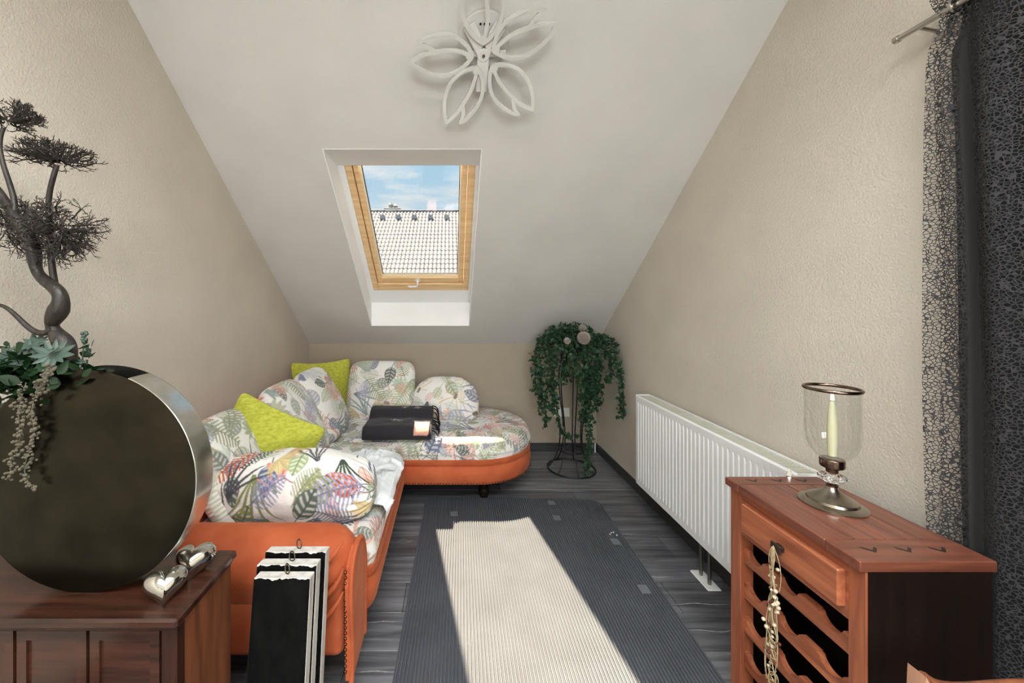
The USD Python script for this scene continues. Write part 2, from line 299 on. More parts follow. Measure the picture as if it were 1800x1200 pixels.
h0, h1, k0, k1 = f0 + .049, f1 - .049, g0 + .090, g1 - .064
obj('sash_side', sbar(h0, h0 + .036, k0, k1, RT + .012, RT + .075), 'pine', win); obj('sash_side', sbar(h1 - .036, h1, k0, k1, RT + .012, RT + .075), 'pine', win)
obj('sash_bottom', sbar(h0 + .036, h1 - .036, k0, k0 + .058, RT + .012, RT + .075), 'pine_across', win); obj('sash_top', sbar(h0 + .036, h1 - .036, k1 - .05, k1, RT + .012, RT + .075), 'pine_across', win)
obj('seal', inplane(rect(h0 + .040, h1 - .040, k0 + .062, k1 - .054).difference(rect(h0 + .051, h1 - .051, k0 + .073, k1 - .065)), RT + .046, RT + .060), 'seal', win, False)
obj('glazing_bead', inplane(rect(h0 + .030, h1 - .030, k0 + .052, k1 - .044).difference(rect(h0 + .047, h1 - .047, k0 + .069, k1 - .061)), RT + .036, RT + .046), 'cream_bead_trim', win, False)
obj('pane', sbar(h0 + .03, h1 - .03, k0 + .05, k1 - .04, RT + .045, RT + .049, 0), 'window_pane', win, False)
hx = -.27
obj('handle', cat(frame(lathe([(0, 0), (.024, 0), (.024, .004), (.016, .008), (0, .009)], n=24), slope(hx, k0 + .028, RT + .013), X_, -DN, -NO),
    tube(spline([slope(hx, k0 + .028, RT + .01), slope(hx, k0 + .026, RT - .018), slope(hx - .002, k0 + .010, RT - .030), slope(hx - .012, k0 - .006, RT - .030)], 16), .0075, 8),
    tube(spline([slope(hx - .002, k0 - .004, RT - .030), slope(hx - .03, k0 - .007, RT - .030), slope(hx - .085, k0 - .006, RT - .028)], 10), [.009] * 8 + [.008, .006], 8)), 'white_plastic', win)

# ------------------------------------------------------------------ floor of grey planks laid across the room
rng = np.random.default_rng(7)
fl = thing('floor', 'dark grey wood look plank floor', 'floor', (0, .2, 0), kind='structure')
obj('underlay', bx(XL, XR, YR, YB, -.06, -.010), 'plank_gap', fl, False)
pw, y = .192, YB
row = 0
while y > YR + .02:
    y0 = max(y - pw, YR)
    if y > .2: joints = sorted({round(XL + ((row * .53) % 1.25) + .1, 3)} | ({round(XL + ((row * .53) % 1.25) + 1.38, 3)} if XL + ((row * .53) % 1.25) + 1.38 < XR - .1 else set()))
    else: joints = []
    xs = [XL] + joints + [XR]
    for a, b in zip(xs[:-1], xs[1:]):
        p = bx(a + .0009, b - .0009, y0 + .0009, y - .0009, -.010, 0.0, .0014)
        o = np.array([(a + b) / 2, (y0 + y) / 2, 0]) + rng.uniform(-.0, .0, 3)
        obj('plank', p, 'plank_' + 'abcd'[rng.integers(4)], fl, False)
    y = y0; row += 1
# pale flowing veins pressed in the planks
vr = np.random.default_rng(3)
vm = []
for (vx, vy, ln, am) in ((1.0, 2.33, .42, .018), (.98, 2.62, .36, .010), (1.17, 1.66, .34, .014), (1.06, 1.98, .20, .006), (.80, 2.98, .30, .008), (1.18, 1.80, .30, .008), (-.26, 2.28, .10, .02), (-.30, 1.70, .16, .004), (.9, 2.88, .3, .006), (1.12, 1.42, .3, .012), (-.27, 1.47, .2, .004), (.66, 3.3, .3, .006)):
    q = np.linspace(-.5, .5, 24); ph = vr.uniform(0, 6)
    yy = vy + am * (np.sin(q * 5 + ph) * .6 + np.sin(q * 13 + ph) * .25 + q * .8)
    w = .0032 * (1 - (2 * np.abs(q)) ** 2) * (.6 + .4 * np.sin(q * 22 + ph) ** 2) + .0004
    P = np.vstack([np.stack([vx + q * ln, yy + w, np.full(24, .0003)], 1), np.stack([vx + q * ln, yy - w, np.full(24, .0003)], 1)])
    i = np.arange(23); vm.append(trimesh.Trimesh(P, np.vstack([np.stack([i + 24, i + 25, i + 1], 1), np.stack([i + 24, i + 1, i], 1)]), process=False))
obj('grain_vein', cat(vm), 'vein', fl, False)
def skirting(name, x0, x1, y0, y1): struct(name, bx(x0, x1, y0, y1, 0.0, .075, .003), 'baseboard_grey', smooth=False)
skirting('baseboard_back', XL, XR, YB - .014, YB); skirting('baseboard_right', XR - .014, XR, YR, YB - .014); skirting('baseboard_left', XL, XL + .014, YR, YB - .014)
# ------------------------------------------------------------------ outside: the house across the way
RD, RH, RP = 22.0, 1.41 + .237 * 22.0, math.radians(38)
hs = thing('neighbour_house', 'neighbouring house seen through the roof window, pale grey tiled roof', 'house', (0, RD, -5.6))
rc, rs = math.cos(RP), math.sin(RP)
rows, tw, tl = 26, .187, .40
ncol = int(26 / tw); nx = ncol * 8 + 1
xs = -14 + np.arange(nx) * tw / 8; ph = np.arange(nx) % 8
prof = np.array([0, .008, .026, .040, .045, .038, .024, .006])[ph]
P, F = [], []
for r in range(rows):
    base = len(P) * nx
    sk = (r % 2) * 0.0
    for q, (sl, h) in enumerate(((r * tl + tl + .03, .0), (r * tl, .018), (r * tl, .0))):       # course top edge, lower lip, underside of the lip
        hh = prof * (1.0 if q < 2 else .6) + h
        P.append(np.stack([xs + sk, RD - (rows * tl - sl) * rc * 0 - 0 * xs - (0), np.zeros(nx)], 1))
        sd = rows * tl - sl                                      # distance down from the ridge
        P[-1][:, 1] = RD - sd * rc - hh * rs; P[-1][:, 2] = RH - sd * rs + hh * rc
    for a, b in ((0, 1), (1, 2)):
        i = np.arange(nx - 1); p0, p1 = base + a * nx + i, base + b * nx + i
        F += [np.stack([p0, p1, p1 + 1, p0 + 1], 1)]
roof = trimesh.Trimesh(np.vstack(P), np.vstack([np.vstack(F)[:, [0, 1, 2]], np.vstack(F)[:, [0, 2, 3]]]), process=False)
ez = RH - rows * tl * rs; ey = RD - rows * tl * rc
obj('roof_tiles', roof, 'roof_tile', hs, False, kind='stuff')
obj('back_slope', cat(poly([(RD, RH - .05), (RD + (RH - ez) / rs * rc, ez - .05), (RD + (RH - ez) / rs * rc, ez - .2), (RD, RH - .25), (ey, ez - .2), (ey, ez - .1)], 26, V(-14, 0, 0), Y_, Z_, X_)), 'roof_dark', hs, False)
obj('wall', bx(-13.6, 11.6, ey + .4, RD + 6.0, -5.6, ez), 'house_render', hs, False)
for k in range(68): obj('ridge_tile', frame(lathe([(0, 0), (.09, 0), (.095, .37), (0, .37)], n=12), (-13.9 + k * .38, RD, RH + .02), Y_, Z_, X_), 'roof_dark' if k % 9 == 0 else 'roof_tile', hs)
cx = (690 - 790) / 676 * 22.3
ch = obj('chimney', cat(bx(cx - .42, cx + .42, RD + .2, RD + .75, RH - .5, RH + .22), bx(cx - .48, cx + .48, RD + .14, RD + .8, RH + .16, RH + .26, .02)), 'roof_dark', hs, False)
for dx, hh in ((-.12, .42), (.16, .30)): obj('flue', lathe([(0, 0), (.12, 0), (.12, hh * .5), (.17, hh * .5), (.03, hh), (0, hh)], (cx + dx, RD + .45, RH + .26), 14), 'roof_dark', ch)
for k in range(-8, 9):
    ax = -1.05 + k * .885; ay, az = RD - .95 * rc, RH - .95 * rs
    obj('vent_tile', poly([(0, .05), (.30, .05), (.30, .12), (.06, .28)], .26, V(ax - .13, ay - .12, az - .06), Y_, Z_, X_), 'roof_dark', hs, False)
struct('ground', bx(-60, 60, 4.2, 90, -5.75, -5.6), 'bounce_ground', smooth=False)  # unseen ground, coloured pale to bounce sunlight up into the roof window
# ------------------------------------------------------------------ ribbed rubber mat
MT = math.radians(-1.7)                                       # a touch askew
mx, my = V(math.cos(MT), math.sin(MT), 0), V(-math.sin(MT), math.cos(MT), 0)
MO = V(.405, 1.43, 0)
rmat = thing('exercise_mat', 'long dark grey ribbed rubber mat lying along the middle of the floor', 'mat', (.405, 1.5, 0))
hw, y0m, y1m, cr = .617, -.75, 1.335, .07
n_r = 87; off_ = np.array([0, .26, .36, .60, .90, 1.0]); px = (np.arange(n_r)[:, None] + off_[:5]).ravel() / n_r * 2 * hw - hw; px = np.r_[px, hw]; pk = np.r_[np.tile(np.arange(5), n_r), 0]
pz = np.array([.0016, .0016, .0068, .0080, .0072])[pk]
def endy(x):                                                  # rounded corners
    d = np.maximum(np.abs(x) - (hw - cr), 0); return cr - np.sqrt(np.maximum(cr * cr - d * d, 0))
e = endy(px)
A = np.stack([px, y0m + e, pz], 1); B = np.stack([px, y1m - e, pz], 1); A0, B0 = A.copy(), B.copy(); A0[:, 2] = B0[:, 2] = 0.0004
N = len(px); i = np.arange(N - 1)
Fq = np.vstack([np.stack([a * N + i, a * N + i + 1, b * N + i + 1, b * N + i], 1) for a, b in ((0, 1), (2, 0), (1, 3), (3, 2))])
side = [[0, N, 3 * N, 2 * N], [N - 1, 3 * N - 1, 4 * N - 1, 2 * N - 1]]
obj('ribbed_sheet', frame((np.vstack([A, B, A0, B0]), np.vstack([Fq, side[:1], [side[1][::-1]]])), MO, mx, my, Z_), 'mat_rubber', rmat, False)
for (dx, dy) in ((.975, 2.26), (.955, 1.885), (.70, 2.51), (.715, 2.70), (.03, 2.56)):
    obj('pressed_mark', bx(dx - .024, dx + .024, dy - .03, dy + .03, .006, .0079, .0008), 'mat_dent', rmat, False)
for (dx, dy) in ((.985, 2.34), (1.0, 2.345), (1.008, 2.315), (.97, 2.325)):
    tag(obj('crumb', frame(trimesh.creation.icosphere(1, .0042), (dx, dy, .0114), X_, Y_, Z_), 'crumb'), {.97: 'leftmost', .985: 'second from left', 1.0: 'third from left', 1.008: 'rightmost'}[dx] + ' of the tiny white crumbs on the right edge of the grey mat', 'crumb', 'white crumbs on the mat edge')

# ------------------------------------------------------------------ printed cotton: leaves painted vertex by vertex
INK = dict(dgreen=L(62, 78, 62), olive=L(136, 142, 92), rust=L(196, 98, 62), slate=L(98, 106, 132), sage=L(164, 178, 134), coral=L(222, 148, 124), ochre=L(214, 190, 132), char=L(76, 76, 82), teal=L(96, 128, 124), lilac=L(150, 152, 184), mint=L(190, 208, 186), sky=L(176, 200, 208), brown=L(112, 84, 62))
PAPER = L(233, 230, 224)
def print_cotton(uv, seed, step=.092, pale=.24, big=1.0):
    r = np.random.default_rng(seed); n = len(uv)
    col = np.tile(np.array(PAPER), (n, 1))
    lo, hi = uv.min(0) - .1, uv.max(0) + .1
    cells = [(x, y) for x in np.arange(lo[0], hi[0], step) for y in np.arange(lo[1], hi[1], step)]
    r.shuffle(cells)
    ink = lambda *k: np.array(INK[k[r.integers(len(k))]])
    from scipy.spatial import cKDTree
    tree = cKDTree(uv)
    for (x, y) in cells:
        c = np.array([x, y]) + r.uniform(-.45, .45, 2) * step; a = r.uniform(0, 2 * np.pi); kind = r.integers(0, 8); s = big * r.uniform(.75, 1.25); pl = np.clip(pale + r.uniform(-.15, .25), 0, .8)
        near = np.array(tree.query_ball_point(c, .30 * s), int)
        if len(near) == 0: continue
        d = uv[near] - c; u, v = d @ (np.cos(a), np.sin(a)), d @ (-np.sin(a), np.cos(a))
        def put(m, ck, al=1.0):
            k = near[m]; col[k] = col[k] * (1 - al) + al * (np.array(ck) * (1 - pl) + np.array(PAPER) * pl)
        if kind in (0, 1):                                    # rounded calathea leaf with feathered veins
            Ln, W = .125 * s, .043 * s; t = np.clip(u / Ln, 0, 1); w = W * np.sin(np.pi * t ** .8) ** .7; m = (u > 0) & (u < Ln) & (np.abs(v) < w)
            base = ink('dgreen', 'olive', 'rust', 'slate', 'sage', 'dgreen'); put(m, base)
            st = np.sin((t * 5.0 - np.abs(v) / W * .9) * 2 * np.pi) > .25
            put(m & st & (np.abs(v) > .004 * s) & (np.abs(v) < w * .82), np.array(PAPER) * .45 + base * .55 + .05)
            put(m & (np.abs(v) < .0022 * s), base * .45); put((u < .01) & (u > -.05 * s) & (np.abs(v - u * u * 4) < .0025), base * .6)
        elif kind in (2, 3):                                  # palm frond: leaflets either side of a rib
            Ln, W = .19 * s, .062 * s; t = np.clip(u / Ln, 0, 1); w = W * np.sin(np.pi * (t * .9 + .08)) ** .6; base = ink('rust', 'slate', 'lilac', 'coral', 'olive', 'char', 'sage')
            f = np.mod(t * 11 - np.abs(v) / W * 2.2, 1.0); m = (u > 0) & (u < Ln) & (np.abs(v) < w) & (f < .56 - .2 * np.abs(v) / W); put(m, base)
            put((u > -.03 * s) & (u < Ln) & (np.abs(v) < .0025), base * .6)
        elif kind == 4:                                       # radiating lily: fine rays from one heart
            rr, th = np.hypot(u, v), np.arctan2(v, u); base = ink('coral', 'ochre', 'coral', 'lilac', 'sky'); sp = 1.9
            k = 9; ray = np.cos(th * k + .4 * np.sin(rr * 30)); Rr = .15 * s * (.75 + .25 * np.cos(th * 2)); m = (rr < Rr) & (np.abs(th) < sp) & (ray > .72 + .2 * (rr / Rr)); put(m, base)
            put((rr < .020 * s) & (np.abs(v) < .011 * s), ink('olive', 'brown'))
        elif kind == 5:                                       # bundle of long curved blades
            base = ink('dgreen', 'slate', 'char', 'olive', 'teal')
            for q in range(5):
                kk = (q - 2) * 1.5; o = (q - 2) * .003; Ln = .20 * s * (1 - .08 * abs(q - 2)); t = np.clip(u / Ln, 0, 1)
                put((u > 0) & (u < Ln) & (np.abs(v - o - kk * u * u - .12 * (q - 2) * u) < .0052 * s * np.sin(np.pi * (t * .92 + .06)) + .0006), base)
        elif kind == 6:                                       # small spray of pointed leaves
            base = ink('sage', 'olive', 'mint', 'teal', 'ochre')
            for q in range(6):
                an = (q - 2.5) * .52; uu, vv = u * np.cos(an) + v * np.sin(an), -u * np.sin(an) + v * np.cos(an); Ln = .085 * s; t = np.clip(uu / Ln, 0, 1)
                put((uu > 0) & (uu < Ln) & (np.abs(vv) < .013 * s * np.sin(np.pi * t) ** .9), base * (.85 if q % 2 else 1.05)); put((uu > 0) & (uu < Ln) & (np.abs(vv) < .0011), base * .5)
        else:                                                 # outlined soft leaf
            Ln, W = .115 * s, .030 * s; t = np.clip(u / Ln, 0, 1); w = W * np.sin(np.pi * t) ** .8; m = (u > 0) & (u < Ln) & (np.abs(v) < w); base = ink('sky', 'mint', 'ochre', 'coral', 'sage')
            put(m, base, .55); put(m & (np.abs(v) > w - .0028), base * .55); put(m & (np.abs(v) < .0016), base * .55)
    return np.clip(col, .01, .95)
def cushion(c, right, up, w, h, t, n=120, pw=5.0, p=2.6, q=.5, seed=0, wr=.008, sag=0.0, ear=0.0, top=1.0):
    """A stuffed pillow: centre, right and up directions, width, height, thickness. Returns mesh, print coordinates."""
    right = np.array(right, float) / np.linalg.norm(right); up = np.array(up, float); up -= right * (up @ right); up /= np.linalg.norm(up); nr = np.cross(right, up)
    g = np.linspace(-1, 1, n); U, W_ = np.meshgrid(g, g, indexing='ij')
    r = np.maximum(np.abs(U), np.abs(W_)); th = np.arctan2(W_, U)
    R = (np.abs(np.cos(th)) ** pw + np.abs(np.sin(th)) ** pw) ** (-1 / pw)
    R = R * (1 + ear * np.abs(np.sin(2 * th)) ** 8)
    x, y = r * R * np.cos(th), r * R * np.sin(th)
    prof = np.maximum(1 - r ** p, 0) ** q
    V3, F3, UV = [], [], []
    for sgn in (1, -1):
        X, Yy = x * w / 2, y * h / 2
        X = X * (1 - (1 - top) * np.clip(y, 0, 1) ** 1.5)
        q3 = np.stack([X, Yy, sgn * np.ones_like(X)], -1).reshape(-1, 3)
        nz = (meshkit.fbm(q3 * (9, 9, 3) + seed, 3, seed) - .5) * 2; fold = np.sin(X * 38 + 5 * nz.reshape(X.shape) + seed) * np.abs(y) ** 3 * .4
        Z = sgn * (t / 2 * prof * (1 - .25 * np.clip(y, -1, 1) * sag)) + (nz.reshape(X.shape) + fold) * wr * np.minimum(prof * 2, 1) * sgn
        Yy = Yy - sag * .06 * h * (1 - x ** 2) * (y > 0) * y
        P = np.array(c, float) + X[..., None] * right + Yy[..., None] * up + Z[..., None] * nr
        V3.append(P.reshape(-1, 3)); f = grid_faces(n, n); f = f if sgn > 0 else f[:, ::-1]
        F3.append(f + (0 if sgn > 0 else n * n)); UV.append(np.stack([x * w / 2 + seed * .7 + (sgn < 0) * 2, y * h / 2], -1).reshape(-1, 2))
    m = trimesh.Trimesh(np.vstack(V3), np.vstack([np.vstack(F3)[:, [0, 1, 2]], np.vstack(F3)[:, [0, 2, 3]]]), process=False)
    uvs = np.vstack(UV)
    # join the two rims so that the seam shades smoothly
    return m, uvs
def soften(c, s):                                             # ink bleeding a little into the cloth
    from scipy.ndimage import gaussian_filter
    return gaussian_filter(c, s)
def weld_color(m, col):
    key = np.round(m.vertices, 5); _, first, inv = np.unique(key, axis=0, return_index=True, return_inverse=True)
    inv = inv.ravel(); f = inv[m.faces]; ok = (f[:, 0] != f[:, 1]) & (f[:, 1] != f[:, 2]) & (f[:, 0] != f[:, 2])
    return trimesh.Trimesh(m.vertices[first], f[ok], process=False), col[first]
def printed_pillow(label, c, right, up, w, h, t, seed, group=None, **kw):
    m, uvs = cushion(c, right, up, w, h, t, seed=seed, **kw)
    col = print_cotton(uvs, seed); k = int(round(math.sqrt(len(uvs) / 2))); col = soften(col.reshape(2, k, k, 3), (0, .6, .6, 0)).reshape(-1, 3)
    m, col = weld_color(m, col)
    b = m.vertices
    th_ = thing('pillow', label, 'pillow', (c[0], c[1], b[:, 2].min()), group=group)
    obj('cover', m, 'printed_cotton', th_, color=col)
    # piped seam along the rim
    return th_
def outline(pg, n):
    L_ = pg.exterior.length; P = np.array([pg.exterior.interpolate(k * L_ / n).coords[0] for k in range(n)])
    if pg.exterior.is_ccw is False: P = P[::-1]
    T = np.roll(P, -1, 0) - np.roll(P, 1, 0); T /= np.linalg.norm(T, axis=1, keepdims=True)
    return P, np.stack([T[:, 1], -T[:, 0]], 1)
def slab_mesh(pg, prof, n=300, fill=20, crown=.0, wr=0.0, seed=0, spine=None):
    """Upholstery on an outline: prof = [(inset, z)] from the bottom up; the top is filled towards the outline's spine."""
    P, Nn = outline(pg, n); prof = np.array(prof, float); s = np.r_[0, np.cumsum(np.hypot(*np.diff(prof, axis=0).T))]; s = s[-1] - s
    Vs, UVs = [], []
    for (d, z), a in zip(prof, s):
        q = P - Nn * d; Vs.append(np.c_[q, np.full(n, z)]); UVs.append(P - Nn * (prof[-1, 0] - a))
    q0 = P - Nn * prof[-1, 0]; mid = np.array(spine) if spine is not None else q0.mean(0)[None]
    if len(mid) == 2:
        dvec = mid[1] - mid[0]; tt = np.clip(((q0 - mid[0]) @ dvec) / (dvec @ dvec), 0, 1); C0 = mid[0] + tt[:, None] * dvec
    else: C0 = np.repeat(mid, n, 0)
    for k in range(1, fill + 1):
        f = 1 - k / fill; q = C0 + (q0 - C0) * f
        z = prof[-1, 1] + crown * (1 - f ** 2)
        Vs.append(np.c_[q, np.full(n, z)]); UVs.append(q)
    V3, UV = np.vstack(Vs), np.vstack(UVs)
    if wr: V3[:, 2] += (meshkit.fbm(np.c_[UV * 6, np.zeros(len(UV))], 3, seed) - .5) * 2 * wr * (V3[:, 2] > prof[:, 1].mean())
    m = len(Vs); i, j = np.meshgrid(np.arange(m - 1), np.arange(n), indexing='ij'); j2 = (j + 1) % n
    F = np.stack([i * n + j, i * n + j2, (i + 1) * n + j2, (i + 1) * n + j], -1).reshape(-1, 4)
    return trimesh.Trimesh(V3, np.vstack([F[:, [0, 1, 2]], F[:, [0, 2, 3]]]), process=False), UV

# ------------------------------------------------------------------ corner sofa
sofa = thing('corner_sofa', 'orange velvet corner sofa with rounded chaise and leaf printed seat covers', 'sofa', (-.8, 2.5, 0))
chaise = unary_union([rect(-1.10, .19, 2.655, 3.535), Point(.19, 3.095).buffer(.44, 48)])
bench = rect(-1.10, -.315, 1.56, 2.655).buffer(-.07).buffer(.07, 16)
def rounded(z0, z1, r=.055, bulge=.0, k=7):
    pr = [(-.0 , z0), (-.006, z0 + .03), (-.012, (z0 + z1 - r) / 2), (-.008, z1 - r - .02), (0, z1 - r)]
    return pr + [(r * (1 - math.cos(a)), z1 - r + r * math.sin(a)) for a in np.linspace(0, math.pi / 2, k)[1:]]
def dense(pr, d=.006):
    out = []
    for (a, b) in zip(pr[:-1], pr[1:]):
        kk = max(1, int(np.hypot(b[0] - a[0], b[1] - a[1]) / d)); out += [tuple(np.array(a) + (np.array(b) - a) * q / kk) for q in range(kk)]
    return out + [pr[-1]]
for nm, pg, n, sp, sd in (('chaise_cushion', chaise, 620, [(-.70, 3.095), (.19, 3.095)], 41), ('bench_cushion', bench, 560, [(-.71, 1.95), (-.71, 2.27)], 42)):
    m, uv = slab_mesh(pg, dense(rounded(.325, .462)), n, 64, .012, .008, sd, sp)
    obj(nm, m, 'printed_cotton', sofa, color=print_cotton(uv, sd, pale=.2))
def skirt(grow): return [(.05 - grow, .144), (.006 - grow, .150), (-.006 - grow, .175), (-.014 - grow, .215), (-.012 - grow, .255), (.004 - grow, .271), (.006 - grow, .276), (.004 - grow, .281), (-.010 - grow, .296), (-.008 - grow, .322), (.03 - grow, .336)]
bm, _ = slab_mesh(chaise, skirt(.0), 300, 4, 0, 0, 0, [(-.70, 3.095), (.19, 3.095)]); obj('chaise_base', bm, 'orange_velvet', sofa, 50)
bm, _ = slab_mesh(bench, skirt(.0), 240, 4, 0, 0, 0, [(-.71, 1.95), (-.71, 2.27)]); obj('bench_base', bm, 'orange_velvet', sofa, 50)
obj('base_underside', cat(bx(-1.0, .2, 2.72, 3.45, .135, .15), bx(-1.0, -.40, 1.45, 2.8, .135, .15)), 'black_wire', sofa, False)
obj('side_back', rbx(-1.325, -1.085, 1.42, 3.62, .12, .795, .09), 'orange_velvet', sofa, 60)
obj('end_back', rbx(-1.32, -.52, 3.42, 3.655, .12, .805, .09), 'orange_velvet', sofa, 60)
# rolled arm near the camera
def capsule(a, b, r, n=28): return m3.Manifold.batch_hull([m3.Manifold.sphere(r, n).translate(tuple(map(float, p))) for p in (a, b)])
obj('arm', arr(m3.Manifold.batch_hull([capsule((-1.21, 1.42, .468), (-.45, 1.42, .468), .115), capsule((-1.21, 1.44, .40), (-.45, 1.44, .40), .112)])), 'orange_velvet', sofa, 60)
obj('arm_panel', rbx(-1.31, -.37, 1.335, 1.53, .17, .44, .03), 'orange_velvet', sofa, 60)
# pleats and the facing at the arm's end, with its row of nails
fac = [(1.325, .10), (1.325, .30), (1.318, .43), (1.336, .496), (1.40, .530), (1.47, .518), (1.53, .43), (1.53, .10)]
obj('arm_facing', cat(poly(Polygon(fac).buffer(-.012).buffer(.012), .022, V(-.358, 0, 0), Y_, Z_, X_), tube(spline([V(-.338, *p) for p in fac], 60), .009, 8)), 'orange_velvet', sofa, 40)
pl = []
for (z0, x1, sgr) in ((.33, -.38, .085), (.41, -.372, .05), (.50, -.39, .06)):
    pl.append(tube(spline([V(-.365, 1.318, z0 + .09), V(x1 - .02, 1.306, z0 + .035), V(x1 - .06, 1.303, z0), V(x1 - .12, 1.314, z0 - .028)], 20), .007 * np.sin(np.linspace(.15, 2.9, 20)) + .002, 8))
obj('pleat', cat(pl), 'orange_velvet', sofa, 60)
def nails(pts, nrm, r=.0075): return cat([frame(lathe([(r, 0), (r * .8, r * .45), (r * .4, r * .7), (0, r * .78)], n=10), p, *(lambda e: (np.cross(e, Z_ if abs(e[2]) < .9 else X_), np.cross(e, np.cross(e, Z_ if abs(e[2]) < .9 else X_)), e))(np.array(q, float) / np.linalg.norm(q))) for p, q in zip(pts, nrm)])
Pq, Nq = outline(chaise, int(chaise.exterior.length / .021)); keep = (Pq[:, 0] > -.32)
obj('nail_trim', nails([V(*(p + n * .009), .163) for p, n in zip(Pq[keep], Nq[keep])], [V(*n, 0) for n in Nq[keep]], .0068), 'bronze_nail', sofa, kind='stuff')
zz = np.arange(.14, .50, .019); obj('nail_trim', nails([V(-.358, 1.324, z) for z in zz], [V(.4, -1, 0)] * len(zz), .006), 'bronze_nail', sofa, kind='stuff')
for (fx, fy) in ((.25, 2.80), (.40, 3.2), (-.42, 1.62), (-1.1, 1.6), (-.2, 3.4), (-1.15, 3.4)):
    obj('foot', lathe([(0, 0), (.026, 0), (.034, .02), (.040, .05), (.030, .07), (.042, .10), (.042, .14), (0, .14)], (fx, fy, 0), 20), 'dark_and_shaded_wood', sofa)

# ------------------------------------------------------------------ cushions on it
bz = np.array([-.705, 1.715, .597])
g, gb = 330, 460
def bolster():
    q_ = np.linspace(-1, 1, g); q_ = .5 * q_ + .5 * np.sin(q_ * math.pi / 2); a = np.arcsin(np.sign(q_) * np.abs(q_) ** (1 / .72)); b = np.linspace(0, 2 * math.pi, gb, endpoint=False)
    A, B = np.meshgrid(a, b, indexing='ij'); e = lambda c, k: np.sign(c) * np.abs(c) ** k
    ca = np.abs(np.cos(A)) ** .55
    x = .375 * e(np.sin(A), .72); y = .130 * ca * e(np.cos(B), .75); z = .150 * ca * e(np.sin(B), .8)
    z = z * (1 - .16 * np.clip((-x - .05) / .32, 0, 1) ** 1.3 * (z > 0)) - .012 * (x > .2) * (x - .2) / .17
    nz = meshkit.fbm(np.stack([x * 8, y * 8, z * 8], -1), 3, 5) - .5; rad = np.hypot(y, z) + 1e-6
    pl_ = np.sin(B * 26 + 4 * nz) * np.clip((np.abs(x) - .22) / .15, 0, 1) * .004
    k = 1 + (nz * .03 + pl_) / np.maximum(rad, .04); y, z = y * k, z * k
    P = bz + np.stack([x, y, z], -1)
    uv = np.stack([x, B * .135], -1).reshape(-1, 2)
    i, j = np.meshgrid(np.arange(g - 1), np.arange(gb), indexing='ij'); j2 = (j + 1) % gb
    F = np.stack([i * gb + j, i * gb + j2, (i + 1) * gb + j2, (i + 1) * gb + j], -1).reshape(-1, 4)
    return trimesh.Trimesh(P.reshape(-1, 3), np.vstack([F[:, [0, 1, 2]], F[:, [0, 2, 3]]])[:, ::-1], process=False), uv
m, uv = bolster()
bo = thing('bolster_cushion', 'plump leaf printed cushion lying along the near orange arm of the sofa', 'cushion', (bz[0], bz[1], .46))
obj('cover', m, 'printed_cotton', bo, color=soften(print_cotton(uv, 77, step=.088, pale=-.1, big=1.0).reshape(g, gb, 3), (.6, .6, 0)).reshape(-1, 3))
printed_pillow('leaf printed pillow nearest the big metal vase, left of the lime pillow', (-1.02, 1.80, .66), (-.05, -1, 0), (-.55, .10, 1), .46, .48, .17, 11, n=170)
printed_pillow('leaf printed pillow leaning behind the lime pillow, second from the camera', (-.935, 2.34, .675), (-.02, -1, 0), (-.50, .36, 1), .52, .54, .20, 12, n=180, top=.85)
printed_pillow('narrow looking leaf printed pillow leaning in front of the lime corner pillow', (-.91, 2.76, .69), (-.04, -1, 0), (-.50, .46, 1), .46, .53, .20, 13, n=170, top=.9)
printed_pillow('upright square leaf printed pillow at the back wall, behind the folded dark blanket', (-.575, 3.24, .665), (1, -.02, 0), (-.02, .40, 1), .57, .52, .21, 14, n=190, pw=6)
printed_pillow('low slumped leaf printed pillow at the right end of the cushion row', (-.035, 3.20, .605), (1, -.10, 0), (-.10, .52, 1), .56, .39, .21, 15, n=190, pw=3.6, top=.72)
def lime(label, c, right, up, w, h, t, seed, ear):
    m, uvs = cushion(c, right, up, w, h, t, n=100, pw=14, p=2.0, q=.9, seed=seed, wr=.006, ear=ear, sag=.3)
    m, _ = weld_color(m, np.zeros((len(uvs), 3)))
    t_ = thing('lime_pillow', label, 'pillow', (c[0], c[1], m.vertices[:, 2].min()))
    obj('cover', m, 'lime_cloth', t_, True)
    r_ = np.array(right, float) / np.linalg.norm(right); u_ = np.array(up, float); u_ -= r_ * (u_ @ r_); u_ /= np.linalg.norm(u_)
    return t_
lime('lime green pillow leaning between two printed pillows near the sofa arm', (-.945, 1.985, .680), (.84, .16, -.45), (.10, .22, 1), .46, .36, .13, 21, .04)
lime('lime green pillow standing upright in the far corner of the sofa', (-1.055, 3.20, .69), (.80, .52, .0), (-.04, .16, 1), .46, .45, .13, 22, .07)

